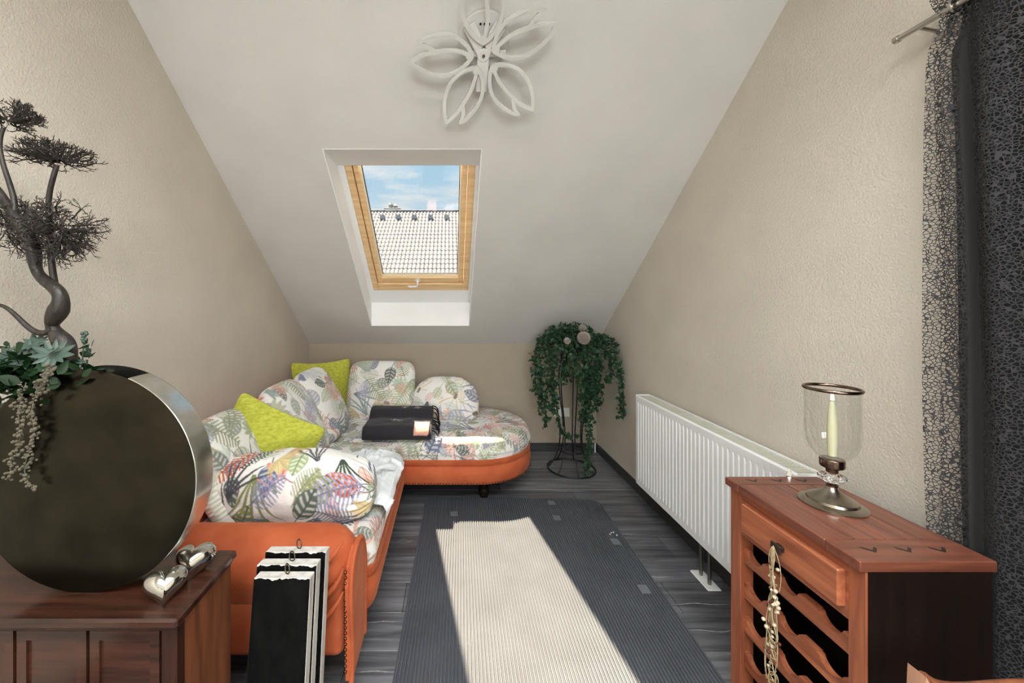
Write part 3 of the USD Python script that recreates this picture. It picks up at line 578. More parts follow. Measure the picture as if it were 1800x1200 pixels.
# folded blanket: two folds, rolled at the back
sec = [(2.625, .475), (2.612, .500), (2.618, .530), (2.640, .552), (2.70, .560), (2.80, .558), (2.865, .566), (2.885, .592), (2.925, .612), (2.985, .612), (3.025, .590), (3.035, .545), (3.03, .476)]
ss = spline([V(0, a, b) for a, b in sec], 60)[:, 1:]
xs_ = np.linspace(-.595, -.125, 70); P = []
for k, x in enumerate(xs_):
    nz = (meshkit.fbm(np.c_[np.full(60, x * 7), ss * 9], 3, 9) - .5) * .016 * (ss[:, 1] > .49); edge = .008 * (np.exp(-(k / 2.0)) + np.exp(-((69 - k) / 2.0)))
    q = ss.copy(); q[:, 1] += nz - edge * (ss[:, 1] > .49); q[:, 0] += nz * .6 + .012 * (x + .36) ; P.append(np.c_[np.full(60, x), q])
P = np.vstack(P); F = grid_faces(70, 60)
caps = []
for b in (0, 69 * 60):
    c0 = len(P); P = np.vstack([P, P[b:b + 60].mean(0)]); i = np.arange(59); tri = np.stack([np.full(59, c0), b + i, b + i + 1], 1); caps.append(tri if b else tri[:, ::-1])
bl = trimesh.Trimesh(P, np.vstack([F[:, [0, 1, 2]], F[:, [0, 2, 3]]] + caps), process=False)
colr = np.tile(np.array(L(46, 43, 48)), (len(P), 1))
pk_ = (P[:, 0] > -.245) & (P[:, 0] < -.14) & (P[:, 1] < 2.74) & (P[:, 2] > .512); colr[pk_] = L(214, 160, 142)
for (a, b, r_) in ((-.40, 2.80, .030), (-.36, 2.79, .022), (-.34, 2.95, .03), (-.24, 2.93, .024)):
    d = np.hypot(P[:, 0] - a, (P[:, 1] - b) * 1.2); an = np.arctan2(P[:, 1] - b, P[:, 0] - a); colr[(d < r_) & (np.cos(an * 4) > .35) & (P[:, 2] > .53)] = L(168, 164, 160)
blk = thing('folded_blanket', 'folded dark grey blanket with a peach patch lying on the chaise', 'blanket', (-.36, 2.8, .475))
obj('cloth', bl, 'printed_cotton', blk, color=colr)
fr = []
for k in range(13):
    yy = 2.68 + k * .024; zz_ = .50 + .045 * math.sin(k * 1.7) ** 2 + (.05 if k > 9 else 0)
    fr.append(tube(spline([V(-.135, yy, zz_ + .02), V(-.105, yy + .005, zz_ + .012), V(-.085 + .01 * math.sin(k), yy + .012, zz_ - .012), V(-.078, yy + .01, .482)], 8), .0045, 5))
obj('fringe', cat(fr), 'velvet_seam' if False else 'black_curtain_cloth', blk, 40)
obj('care_tag', frame(bx(-.016, .016, -.010, .010, -.001, .001), (-.098, 2.80, .535), V(.8, .3, -.5), V(-.3, .95, .1), V(.5, .1, .85)), 'white_cloth', blk, False)

# white cloth cover lying crumpled over the seat's front edge
n, k = 90, 90
a, b = np.meshgrid(np.linspace(0, 1, n), np.linspace(0, 1, k), indexing='ij')
yy = 1.78 + .60 * a + .03 * np.sin(b * 5); run = (b * .52 - .40) * (1 - .45 * np.clip((a - .55) / .45, 0, 1) ** 1.5)
tx = run - .02; over = np.maximum(tx, 0); drop = np.minimum(over, 1)
xx = np.where(tx < 0, -.315 + tx, -.315 + .018 * np.minimum(over / .04, 1) + .006 * np.sin(over * 40)); zz_ = np.where(tx < 0, .484 + .0 * tx, .484 - np.maximum(over - .012, 0) * .95)
pts = np.stack([xx, yy, zz_], -1); nz = meshkit.fbm(np.stack([tx * 9, yy * 7, np.zeros_like(tx)], -1), 4, 31) - .5; rid = np.abs(meshkit.fbm(np.stack([tx * 14, yy * 8, np.ones_like(tx)], -1), 3, 37) - .5)
bump_ = .026 + nz * .035 + .022 * np.exp(-rid * 26); edge = np.minimum(np.minimum(a, 1 - a), np.minimum(b, 1 - b)); bump_ = bump_ * np.minimum(edge * 8, 1) + .004
pts[..., 2] += np.where(tx < 0, bump_, bump_ * .4); pts[..., 0] += np.where(tx < 0, 0, bump_ * .8)
F = grid_faces(n, k)
sheet = trimesh.Trimesh(pts.reshape(-1, 3), np.vstack([F[:, [0, 1, 2]], F[:, [0, 2, 3]]]), process=False)
wc = thing('crumpled_cover', 'crumpled white cloth with ties draped over the front edge of the sofa seat', 'cloth', (-.42, 2.1, .47))
obj('cloth', sheet, 'white_cloth', wc, True)
obj('tie', cat(tube(spline([V(-.46, 1.92, .535), V(-.40, 1.95, .552), V(-.345, 2.02, .55), V(-.30, 2.08, .52)], 24), .014 + .004 * np.sin(np.linspace(0, 9, 24)), 8),
    tube(spline([V(-.47, 1.90, .53), V(-.43, 1.88, .545), V(-.40, 1.91, .55), V(-.43, 1.95, .548)], 20), .012, 8), frame(trimesh.creation.icosphere(2, .026), (-.405, 1.93, .548), X_, Y_, Z_ * .7)), 'white_cloth', wc, 60)
# ------------------------------------------------------------------ radiator on the right wall
RX, R0, R1, RZ0, RZ1 = 1.266, 1.40, 2.62, .185, .785
rad = thing('radiator', 'white panel radiator with vertical flutes on the right wall', 'radiator', (1.32, 2.0, RZ0))
ny = 35; pitch = (R1 - R0 - .06) / ny
ys, xs2 = [R0, R0 + .012], [RX + .004, RX]
for k in range(ny):
    c = R0 + .03 + pitch * (k + .5)
    for dy, dx in ((-.0075, 0), (-.0040, .006), (.0040, .006), (.0075, 0)): ys.append(c + dy); xs2.append(RX + dx)
ys += [R1 - .012, R1]; xs2 += [RX, RX + .004]
ys, xs2 = np.array(ys), np.array(xs2)
levels = [(RZ0, 0.006, 0), (RZ0 + .006, 0, 0), (RZ0 + .036, 0, 0), (RZ0 + .056, 0, 1), (RZ1 - .056, 0, 1), (RZ1 - .036, 0, 0), (RZ1 - .006, 0, 0), (RZ1, .006, 0)]
P = np.vstack([np.stack([np.where(on, xs2, np.minimum(xs2, RX + (xs2 > RX + .0045) * 0 + np.where((ys < R0 + .005) | (ys > R1 - .005), .004, 0))) + off, ys, np.full(len(ys), z)], 1) for z, off, on in levels])
F = grid_faces(len(levels), len(ys)); front = trimesh.Trimesh(P, np.vstack([F[:, [0, 1, 2]], F[:, [0, 2, 3]]]), process=False)
if front.face_normals[:, 0].mean() > 0: front.faces = front.faces[:, ::-1]
obj('front_panel', cat(front, bx(RX + .007, RX + .012, R0, R1, RZ0, RZ1)), 'white_enamel', rad, 25)
obj('side_cover', bx(RX + .004, 1.366, R1 - .002, R1 + .001, RZ0 + .02, RZ1 + .002), 'white_enamel', rad, False); obj('side_cover', bx(RX + .004, 1.366, R0 - .001, R0 + .002, RZ0 + .02, RZ1 + .002), 'white_enamel', rad, False)
obj('back_panel', bx(1.360, 1.367, R0, R1, RZ0, RZ1 + .002, .001), 'white_enamel', rad, False)
gr = [bx(RX + .012, 1.360, R0 + .004, R1 - .004, RZ1 - .014, RZ1 - .010)] + [bx(RX + .014, 1.358, y_ - .002, y_ + .002, RZ1 - .010, RZ1 - .004) for y_ in np.arange(R0 + .02, R1 - .01, .014)]
obj('grille', cat(gr), 'grille_grey', rad, False)
for yy in (1.57, 2.32): obj('bracket', bx(1.366, XR - .001, yy - .02, yy + .02, .3, .7), 'white_enamel', rad, False)
for yy in (1.915, 1.98): obj('pipe', cyl((1.295, yy, .008), (1.295, yy, RZ0 + .03), .0085, 14), 'copper_pipe', rad)
obj('floor_rosette', bx(1.262, 1.330, 1.875, 2.02, .0, .010, .004), 'white_plastic', rad, False)
# star ornament peeking over the far end of the cabinet
def star(n, R, r, d): # faceted five pointed star in local x (right), y (up)
    P = [(0, 0, d), (0, 0, -d)] + [(rr * math.sin(k * math.pi / n), rr * math.cos(k * math.pi / n), 0) for k in range(2 * n) for rr in ((R if k % 2 == 0 else r),)]
    F = []
    for k in range(2 * n): a, b = 2 + k, 2 + (k + 1) % (2 * n); F += [(0, b, a), (1, a, b)]
    return trimesh.Trimesh(P, F, process=False)

# ------------------------------------------------------------------ wine cabinet
CX0, CX1, CY0, CY1, CZ = .968, 1.292, .905, 1.352, .80
cab = thing('wine_cabinet', 'small reddish brown wooden wine rack cabinet in front of the right wall', 'cabinet', (1.13, 1.13, 0))
tz0 = CZ - .026
for nm, a, b, mt in (('top_end_board', CY0, CY0 + .088, 'top_wood_across'), ('top_end_board', CY1 - .062, CY1, 'top_wood_across')): obj(nm, bx(CX0, CX1, a + .0008, b - .0008, tz0, CZ, .002), mt, cab, False)
wp = (CX1 - CX0) / 4
for k in range(4): obj('top_plank', bx(CX0 + k * wp + .0005, CX0 + (k + 1) * wp - .0005, CY0 + .088, CY1 - .062, tz0, CZ - .0004 * (k % 2), .0018), 'top_wood', cab, False)
bow = [(-.022, .010), (-.004, .003), (.0, .002), (.004, .003), (.022, .010), (.022, -.004), (.004, -.003), (-.004, -.003), (-.022, -.004)]
vee = [(-.020, .012), (.0, -.002), (.020, .012), (.020, .004), (.0, -.011), (-.020, .004)]
for yc in (CY0 + .045, CY1 - .032):
    for k in range(3): obj('inlay', poly(vee, .0012, V(CX0 + .075 + k * .085, yc, CZ - .0007), X_ * .9, Y_, Z_), 'inlay_dark', cab, False)
fx = CX0 + .016                                                # face of the carcass, the top oversails it
obj('leg', bx(fx, fx + .045, CY1 - .046 - .006, CY1 - .006, 0, tz0, .002), 'red_wood_tall', cab, False); obj('leg', bx(fx, fx + .045, CY0 + .003, CY0 + .045, 0, tz0, .002), 'red_wood_tall', cab, False)
obj('leg', bx(CX1 - .055, CX1 - .010, CY1 - .052, CY1 - .006, 0, tz0, .002), 'dark_and_shaded_wood', cab, False); obj('leg', bx(CX1 - .055, CX1 - .010, CY0 + .003, CY0 + .045, 0, tz0, .002), 'dark_and_shaded_wood', cab, False)
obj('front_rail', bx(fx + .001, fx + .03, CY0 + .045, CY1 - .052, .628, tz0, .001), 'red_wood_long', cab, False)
obj('near_side_panel', bx(fx + .004, CX1 - .012, CY0 + .0015, CY0 + .016, .02, tz0 - .0005), 'dark_and_shaded_wood', cab, False)  # shade of the camera-facing side put into its colour
obj('far_side_panel', bx(fx + .045, CX1 - .055, CY1 - .02, CY1 - .008, .02, tz0), 'dark_and_shaded_wood', cab, False)
obj('back_panel', bx(CX1 - .022, CX1 - .012, CY0 + .01, CY1 - .01, .02, tz0), 'dark_and_shaded_wood', cab, False)
obj('inner_shelf', bx(fx + .05, CX1 - .02, CY0 + .012, CY1 - .02, .605, .622), 'dark_and_shaded_wood', cab, False)
dr = obj('drawer', bx(fx - .020, fx + .002, CY0 + .050, CY1 - .080, .655, .748, .003), 'red_wood_long', cab, False)
obj('pull', cat(bx(fx - .036, fx - .019, 1.105, 1.128, .690, .708, .003), bx(fx - .040, fx - .034, 1.10, 1.133, .686, .712, .002)), 'inlay_dark', dr, False)
def rail(x0, x1, zt, name='bottle_rail'):
    y0_, y1_, hgt, r_ = CY0 + .045, CY1 - .052, .052, .034
    pg = sbox(y0_, zt - hgt, y1_, zt)
    for c in (y0_ + .055, y0_ + .055 + .125, y0_ + .055 + .250): pg = pg.difference(unary_union([Point(c, zt + .006).buffer(r_, 12), sbox(c - r_ - .004, zt - .004, c + r_ + .004, zt + .01)]))
    return poly(pg, x1 - x0, V(x0, 0, 0), Y_, Z_, X_)
for zt in (.585, .468, .351, .234, .117):
    obj('bottle_rail', rail(fx + .012, fx + .030, zt), 'red_wood_long', cab, False); obj('bottle_rail', rail(CX1 - .09, CX1 - .072, zt), 'dark_and_shaded_wood', cab, False)
st = thing('star_ornament', 'little silver star ornament peeking over the far end of the wine cabinet', 'ornament', (1.215, CY1 + .012, .74))
obj('star', frame(star(5, .048, .019, .016), (1.206, CY1 + .012, .778), X_, Z_, -Y_), 'silver', st, False)
obj('hook', tube(spline([V(1.206, CY1 + .012, .74), V(1.206, CY1 + .006, .735), V(1.206, CY1 - .007, .742)], 8), .0015, 6), 'ring_steel', st)

# bead hanger on the drawer's pull
bh = thing('bead_hanger', 'hanging bunch of cords with small beads on the drawer pull of the wine cabinet', 'ornament', (fx - .045, 1.117, .45))
rb = np.random.default_rng(5); cords, cream, red = [], [], []
bxp, byp = fx - .044, 1.117
for k in range(11):
    ln = (.34, .30, .36, .40, .22, .33, .27, .43, .38, .19, .45)[k]; ox, oy = rb.uniform(-.010, .006), rb.uniform(-.026, .022)
    q = [V(bxp + ox * t + rb.uniform(-.003, .003), byp + oy * t * 1.3 + rb.uniform(-.006, .006) * (t > 0), .702 - ln * t) for t in np.linspace(0, 1, 7)]
    q = spline(q, 26); cords.append(tube(q, .0013 + .0006 * (k % 3 == 0), 5))
    for m_ in range(4): c = q[rb.integers(7, 26)] + rb.normal(0, .004, 3); (red if rb.random() < .3 else cream).append(frame(trimesh.creation.icosphere(1, rb.uniform(.0035, .0065)), c, X_, Y_, Z_))
for k in range(16):
    c = V(bxp, byp, rb.uniform(.28, .60)); a = rb.uniform(0, 6.28, 3); r_ = rb.uniform(.007, .014)
    t = np.linspace(0, 2 * np.pi, 14); cords.append(tube(np.stack([c[0] + .006 * np.sin(t + a[0]), c[1] + r_ * np.cos(t + a[1]), c[2] + r_ * 1.4 * np.sin(t + a[2])], 1), .0014, 5))
cords.append(tube(spline([V(bxp, byp, .706), V(bxp + .004, byp - .022, .62), V(bxp, byp - .02, .585)], 10), .0011, 5))
obj('cord', cat(cords), 'bead_string', bh, 60, kind='stuff'); obj('cream_bead', cat(cream), 'bead_cream', bh, 60, kind='stuff'); obj('red_bead', cat(red), 'bead_red', bh, 60, kind='stuff')

# hurricane candle holder
hx_, hy_ = 1.160, 1.166
hc = thing('candle_holder', 'glass hurricane candle holder with pewter foot standing on the wine cabinet', 'candle holder', (hx_, hy_, CZ))
lo = (hx_, hy_, CZ)
obj('foot', lathe([(0, 0), (.078, 0), (.079, .003), (.070, .008), (.060, .011), (.058, .018), (.052, .022), (.036, .030), (.022, .040), (.015, .047), (.012, .055), (0, .055)], lo, 64), 'pewter', hc, 40)
obj('stem', lathe([(0, .055), (.014, .055), (.0145, .060), (.010, .064), (.010, .066), (0, .066)], lo, 32), 'pewter_dark', hc, 40)
t = np.linspace(0, 2 * np.pi, 60, endpoint=False)
prof_c = [(.004, .066), (.018, .068), (.030, .077), (.033, .083), (.028, .090), (.017, .096), (.004, .098)]
P = np.vstack([np.stack([(r_ * (1 + .06 * np.cos(12 * t) * (r_ > .012))) * np.cos(t), (r_ * (1 + .06 * np.cos(12 * t) * (r_ > .012))) * np.sin(t), np.full(60, z_)], 1) for r_, z_ in prof_c]) + lo
i, j = np.meshgrid(np.arange(6), np.arange(60), indexing='ij'); j2 = (j + 1) % 60; F = np.stack([i * 60 + j, i * 60 + j2, (i + 1) * 60 + j2, (i + 1) * 60 + j], -1).reshape(-1, 4)
caps = np.array([(0, k + 1, k) for k in range(1, 59)] + [(360, 360 + k, 360 + k + 1) for k in range(1, 59)])
obj('crystal_knop', trimesh.Trimesh(P, np.vstack([F[:, [0, 1, 2]], F[:, [0, 2, 3]], caps]), process=False), 'crystal', hc, 25)
obj('cup', lathe([(0, .097), (.014, .098), (.015, .106), (.020, .110), (.027, .113), (.0295, .117), (.0295, .136), (.028, .138), (0, .138)], lo, 48), 'pewter_dark', hc, 40)
gp = [(.004, .142), (.030, .143), (.043, .150), (.055, .166), (.0625, .190), (.0645, .220), (.0640, .290), (.0645, .348)]
obj('glass_shade', cat(lathe(gp, lo, 72)), 'clear_glass', hc, 60)
obj('rim', frame(ring((0, 0, 0), .0650, .0036, 72, 10), (hx_, hy_, CZ + .350), X_, Y_, Z_ * 1.4), 'pewter_dark', hc, 60)
can = thing('candle', 'cream taper candle with a white flame shaped tip inside the glass holder', 'candle', (hx_, hy_, CZ + .144))
obj('wax', lathe([(0, .146), (.0105, .147), (.0120, .18), (.0120, .23), (.0105, .27), (.0080, .300), (.0055, .312), (0, .312)], lo, 28), 'candle_wax', can, 40)
obj('flame', lathe([(0, .3125), (.0060, .314), (.0066, .320), (.0052, .330), (.0022, .340), (0, .345)], lo, 20), 'flame_tip', can, 60)

# ------------------------------------------------------------------ curtain rod and curtains in the right foreground
CX, RZ = 1.336, 2.195
rod = thing('curtain_rod', 'thin steel curtain rod along the right wall above the dark curtain', 'curtain rod', (CX, .75, RZ))
obj('rod', cyl((CX, .18, RZ), (CX, 1.146, RZ), .0080, 18), 'rod_steel', rod); obj('end_cap', cyl((CX, 1.142, RZ), (CX, 1.154, RZ), .0100, 18), 'rod_steel', rod)
obj('bracket', cyl((CX, 1.095, RZ - .002), (1.403, 1.095, RZ - .016), .005, 10), 'rod_steel', rod); obj('bracket_plate', cyl((1.398, 1.095, RZ - .016), (1.404, 1.095, RZ - .016), .018, 16), 'rod_steel', rod)
def drape(y0, y1, xc, amp, waves, z0, z1, ph=0.0, n=160, m=60, pinch=.35, ytop=None):
    u, w = np.meshgrid(np.linspace(0, 1, n), np.linspace(0, 1, m), indexing='ij'); z = z1 + (z0 - z1) * w
    k = pinch + (1 - pinch) * np.clip(w * 6, 0, 1)
    y = y0 + (y1 - y0) * u; y = y + .012 * np.sin(w * 5 + ph) * u - .03 * np.exp(-((w - .04) / .02) ** 2) * (u > .8)
    x = xc + amp * k * np.sin(u * waves * 2 * np.pi + ph + .5 * np.sin(w * 3)) + .006 * np.sin(w * 9 + u * 12)
    P = np.stack([x, y, z], -1).reshape(-1, 3); F = grid_faces(n, m)
    return trimesh.Trimesh(P, np.vstack([F[:, [0, 1, 2]], F[:, [0, 2, 3]]]), process=False)
cu = thing('curtain', 'black curtain with a lacy open net edge hanging from the rod at the right', 'curtain', (CX, .7, 0))
obj('lace', drape(.20, 1.062, CX - .002, .026, 5.5, .01, 2.26, .4), 'black_lace', cu, True)
obj('hem', drape(.93, 1.058, CX + .012, .012, 1.5, .015, 2.25, 1.9, n=40), 'black_lace', cu, True)
obj('lining', drape(.20, 1.040, CX + .022, .022, 6.0, .012, 2.25, .9), 'black_curtain_cloth', cu, True)
for y_ in np.arange(.25, 1.06, .085): obj('curtain_ring', frame(ring((0, 0, 0), .016, .004, 20, 6), (CX, y_, RZ), X_, Z_, -Y_), 'rod_steel', cu, 60)

# ------------------------------------------------------------------ chair whose back just shows at the lower right
chr_ = thing('dining_chair', 'light brown wooden chair whose back tip shows in the lower right corner', 'chair', (.93, .42, 0))
cy_ = .60
def post(x, tip): return cat(poly([(-.006, 0), (.030, 0), (.034, .45), (.030, .70), (.016, .80), (-.006, tip), (-.010, .75), (-.008, .45)], .024, V(x, cy_ + .012, 0), X_, Z_, -Y_))
obj('back_post', post(.735, .838), 'chair_wood', chr_, False); obj('back_post', frame(post(.735, .838), (2 * .93, 0, 0), -X_, Y_, Z_), 'chair_wood', chr_, False)
rc_ = spline([V(.745, cy_ + .005, .822), V(.79, cy_ + .010, .800), V(.86, cy_ + .014, .797), V(.93, cy_ + .016, .798), V(1.0, cy_ + .014, .797), V(1.07, cy_ + .010, .800), V(1.115, cy_ + .005, .822)], 40)
obj('top_rail', tube(rc_, .008, 8), 'walnut_side', chr_, 50); obj('back_slat', bx(.76, 1.10, cy_ + .0, cy_ + .014, .60, .66, .003), 'dark_and_shaded_wood', chr_, False)
obj('seat', bx(.73, 1.13, .19, .60, .43, .455, .006), 'dark_and_shaded_wood', chr_, False)
for lx in (.74, 1.085): obj('leg', bx(lx, lx + .035, .20, .235, 0, .432, .003), 'dark_and_shaded_wood', chr_, False)

# ------------------------------------------------------------------ sideboard in the left foreground
SX, SY0, SY1, SZ = -.611, .860, 1.1085, .70
sb = thing('sideboard', 'dark walnut sideboard against the left wall under the round metal vase', 'sideboard', (-.97, .98, 0))
obj('top', bx(-1.315, SX, SY0, SY1, SZ - .022, SZ, .005), 'dark_walnut', sb, False)
obj('top_moulding', bx(-1.31, SX - .010, SY0 + .010, SY1 - .006, SZ - .034, SZ - .022, .003), 'dark_walnut_deep', sb, False)
obj('carcass', bx(-1.308, SX - .022, SY0 + .034, SY1 - .008, .06, SZ - .034), 'dark_walnut_deep', sb, False)
obj('side_panel', bx(SX - .022, SX - .014, SY0 + .024, SY1 - .008, .04, SZ - .034, .002), 'walnut_side', sb, False)
obj('corner_post', bx(SX - .050, SX - .0135, SY0 + .020, SY0 + .05, 0, SZ - .034, .003), 'dark_walnut_deep', sb, False)
for k in range(4):
    x1 = SX - .056 - k * .168; x0 = x1 - .160
    d_ = obj('drawer_front', cat(poly(sbox(x0, .50, x1, SZ - .044).difference(sbox(x0 + .022, .522, x1 - .022, SZ - .066)), .016, V(0, SY0 + .040, 0), X_, Z_, -Y_), bx(x0 + .020, x1 - .020, SY0 + .030, SY0 + .042, .52, SZ - .064)), 'dark_walnut', sb, False)
    obj('door', cat(poly(sbox(x0, .08, x1, .492).difference(sbox(x0 + .024, .105, x1 - .024, .468)), .016, V(0, SY0 + .040, 0), X_, Z_, -Y_), bx(x0 + .02, x1 - .02, SY0 + .030, SY0 + .042, .10, .47)), 'dark_walnut', sb, False)
for lx in (-1.30, SX - .05): obj('foot', bx(lx, lx + .03, SY1 - .05, SY1 - .012, 0, .07), 'dark_walnut_deep', sb, False)

# round flat metal vase
VC, VR, VY0, VY1 = V(-.894, 0, .9735), .2725, .941, 1.012
va = thing('disc_vase', 'large round flat silver metal vase standing on its edge on the dark sideboard', 'vase', (VC[0], .976, SZ))
n = 160; th = np.linspace(0, 2 * np.pi, n, endpoint=False)
gap = .115                                                       # half width of the mouth cut in the rim at the top
def disc(y, r, dome): 
    rr = np.linspace(0, 1, 12)[1:]
    P = [V(VC[0], y - dome, VC[2])[None]] + [np.stack([VC[0] + r * q * np.cos(th), np.full(n, y - dome * (1 - q ** 2.2)), VC[2] + r * q * np.sin(th)], 1) for q in rr]
    P = np.vstack(P); F = [np.stack([np.zeros(n, int), 1 + (np.arange(n) + 1) % n, 1 + np.arange(n)], 1)]
    for k in range(len(rr) - 1):
        a, b = 1 + k * n + np.arange(n), 1 + k * n + (np.arange(n) + 1) % n; F += [np.stack([a, b, b + n], 1), np.stack([a, b + n, a + n], 1)]
    m = trimesh.Trimesh(P, np.vstack(F), process=False); 
    return m
fd = disc(VY0, VR, .008); fd.faces = fd.faces if fd.face_normals[:, 1].mean() < 0 else fd.faces[:, ::-1]
obj('front_face', fd, 'vase_face_dimmed', va, 60)
bd = disc(VY1, VR, -.008); bd.faces = bd.faces if bd.face_normals[:, 1].mean() > 0 else bd.faces[:, ::-1]; obj('back_face', bd, 'vase_metal', va, 60)
mouth = (math.pi / 2 - .40, math.pi / 2 + .60)
ta = np.linspace(mouth[1], mouth[0] + 2 * np.pi, 200); wv = (meshkit.fbm(np.c_[np.cos(ta) * 6, np.sin(ta) * 6, np.zeros(200)], 3, 4) - .5) * .004
prw = [(VY0, VR - .003), (VY0 + .002, VR + .001), (VY0 + .008, VR + .002), (.976, VR + .0025), (VY1 - .008, VR + .002), (VY1 - .002, VR + .001), (VY1, VR - .003), (VY1, VR - .008), (VY0, VR - .008)]
P = np.stack([np.stack([VC[0] + (r_ + wv) * np.cos(ta), np.full(200, y_), VC[2] + (r_ + wv) * np.sin(ta)], 1) for y_, r_ in prw], 1).reshape(-1, 3)
P = P[:, :]; i, j = np.meshgrid(np.arange(199), np.arange(9), indexing='ij'); j2 = (j + 1) % 9; F = np.stack([i * 9 + j, i * 9 + j2, (i + 1) * 9 + j2, (i + 1) * 9 + j], -1).reshape(-1, 4)
rimm = trimesh.Trimesh(P, np.vstack([F[:, [0, 1, 2]], F[:, [0, 2, 3]]]), process=False); trimesh.repair.fix_normals(rimm)
obj('rim_band', rimm, 'vase_metal', va, 40)
obj('planting_foam', bx(VC[0] - .11, VC[0] + .08, VY0 + .012, VY1 - .012, VC[2] + .12, VC[2] + .205), 'vase_inside', va, False)
# two puffy metal hearts
def heart(c, right, up, s, t):
    n1, n2 = 72, 16; a = np.linspace(0, 2 * np.pi, n1, endpoint=False)
    hx2 = 16 * np.sin(a) ** 3 / 17; hy2 = (13 * np.cos(a) - 5 * np.cos(2 * a) - 2 * np.cos(3 * a) - np.cos(4 * a)) / 17 + .1
    P, F = [], []
    for sg in (1, -1):
        base = len(P) * 1
        for k, q in enumerate(np.linspace(0, 1, n2)): P.append(np.stack([hx2 * q, hy2 * q, np.full(n1, sg * t / s * math.sqrt(max(1 - q ** 2.4, 0)))], 1))
    P = np.vstack(P)
    for h in (0, 1):
        for k in range(n2 - 1):
            a0 = (h * n2 + k) * n1 + np.arange(n1); b0 = (h * n2 + k) * n1 + (np.arange(n1) + 1) % n1
            q = np.stack([a0, b0, b0 + n1, a0 + n1], 1); q = q if h == 1 else q[:, ::-1]; F += [q[:, [0, 1, 2]], q[:, [0, 2, 3]]]
    m = trimesh.Trimesh(P * s, np.vstack(F), process=False); m.merge_vertices(digits_vertex=6); m.update_faces(m.nondegenerate_faces()); trimesh.repair.fix_normals(m)
    right = np.array(right, float) / np.linalg.norm(right); up = np.array(up, float); up -= right * (up @ right); up /= np.linalg.norm(up)
    return frame(m, c, right, up, np.cross(right, up))
h1 = thing('metal_heart', 'polished silver puffy heart lying nearer the front edge of the sideboard', 'ornament', (-.683, .925, SZ), group=None)
obj('heart', heart((-.683, .925, SZ + .027), (.85, .50, -.02), (.62, .72, .30), .050, .034), 'silver', h1, True)
h2 = thing('metal_heart', 'polished silver puffy heart lying farther back, nearer the sofa arm', 'ornament', (-.668, 1.015, SZ))
obj('heart', heart((-.672, 1.012, SZ + .030), (1, .25, 0), (-.1, .85, .50), .052, .034), 'silver', h2, True)

# ------------------------------------------------------------------ arrangement in the vase
def at(u, v, y): return V((u - 790) / 676 * y, y, 1.41 - (v - 532) / 676 * y)
ry = np.random.default_rng(12)
tr = thing('driftwood_tree', 'brown artificial bonsai tree with flat pads of antler twigs rising from the vase', 'decorative tree', (-.97, .976, 1.18))
yv = .976
tp = spline([at(120, 690, yv), at(121, 640, yv), at(112, 603, yv + .005), at(92, 572, yv + .01), at(103, 545, yv), at(106, 520, yv - .006), at(86, 498, yv), at(65, 475, yv + .008), at(60, 448, yv + .004), at(55, 425, yv), at(38, 398, yv), at(14, 362, yv + .005), at(-6, 330, yv + .01)], 90)
rr = np.interp(np.linspace(0, 1, 90), [0, .15, .22, .3, .38, .5, .62, .75, .9, 1], [.017, .019, .021, .014, .021, .013, .013, .016, .012, .007]) * (1 + .08 * np.sin(np.linspace(0, 40, 90)))
obj('trunk', tube(tp, rr, 14), 'trunk_brown', tr, 60)
br = [([at(106, 528, yv), at(97, 500, yv + .01), at(90, 450, yv + .015), at(87, 400, yv + .012), at(86, 350, yv + .01), at(92, 318, yv), at(100, 291, yv)], (.008, .0055)),
      ([at(92, 578, yv), at(70, 585, yv), at(40, 566, yv), at(-8, 536, yv)], (.008, .004)),
      ([at(24, 380, yv), at(16, 320, yv + .01), at(0, 255, yv + .01), at(6, 225, yv + .01)], (.007, .0045)), ([at(40, 405, yv), at(20, 380, yv + .02), at(-8, 338, yv + .03)], (.006, .004)), ([at(60, 440, yv), at(50, 410, yv - .02), at(40, 392, yv - .03)], (.008, .005))]
for pts, (ra, rb_) in br: q = spline(pts, 40); obj('branch', tube(q, np.linspace(ra, rb_, 40), 9), 'trunk_brown', tr, 60)
def twigs(c, rx, rz, n, flat, seed, y_s=1.0, lift=.0):
    """A pad of forking antler twigs spreading from its heart."""
    r = np.random.default_rng(seed); M = []
    def grow(p, d, ln, rad, depth):
        k = 3; pts = [p]
        for _ in range(k):
            d = d + r.normal(0, .20, 3); d[2] += lift * .25; d /= np.linalg.norm(d); pts.append(pts[-1] + d * ln / k)
        M.append(tube(np.array(pts), np.linspace(rad, rad * .72, k + 1), 4, caps=False))
        if depth > 0:
            for s_ in (-1, 1):
                e = d + r.normal(0, .50, 3) + np.cross(d, r.normal(0, 1, 3)) * .35 * s_; e[2] = e[2] * (1 - flat * .5) ; e /= np.linalg.norm(e)
                q = pts[-1] - c
                if (q[0] / rx) ** 2 + (q[1] / (rx * y_s)) ** 2 + (q[2] / rz) ** 2 < 1.15: grow(pts[-1], e, ln * r.uniform(.65, .95), rad * .75, depth - 1)
    for k in range(n):
        d = r.normal(0, 1, 3); d[2] = d[2] * (1 - flat) + lift * .5; d /= np.linalg.norm(d)
        grow(c + d * V(rx, rx * y_s, rz) * r.uniform(.05, .45), d, rx * .22, .0023, 4)
    return cat(M)
for c, rx, rz, nn, fl_, sd, lf in ((at(16, 212, yv + .01), .072, .048, 54, .5, 1, .5), (at(102, 281, yv), .098, .032, 62, .75, 2, .45), (at(100, 405, yv - .01), .095, .098, 84, .1, 3, .0), (at(8, 400, yv + .02), .105, .085, 46, .1, 4, .0)):
    obj('twig_pad', twigs(c, rx, rz, nn, fl_, sd, 1.0, lf), 'twig_brown', tr, False, kind='stuff')
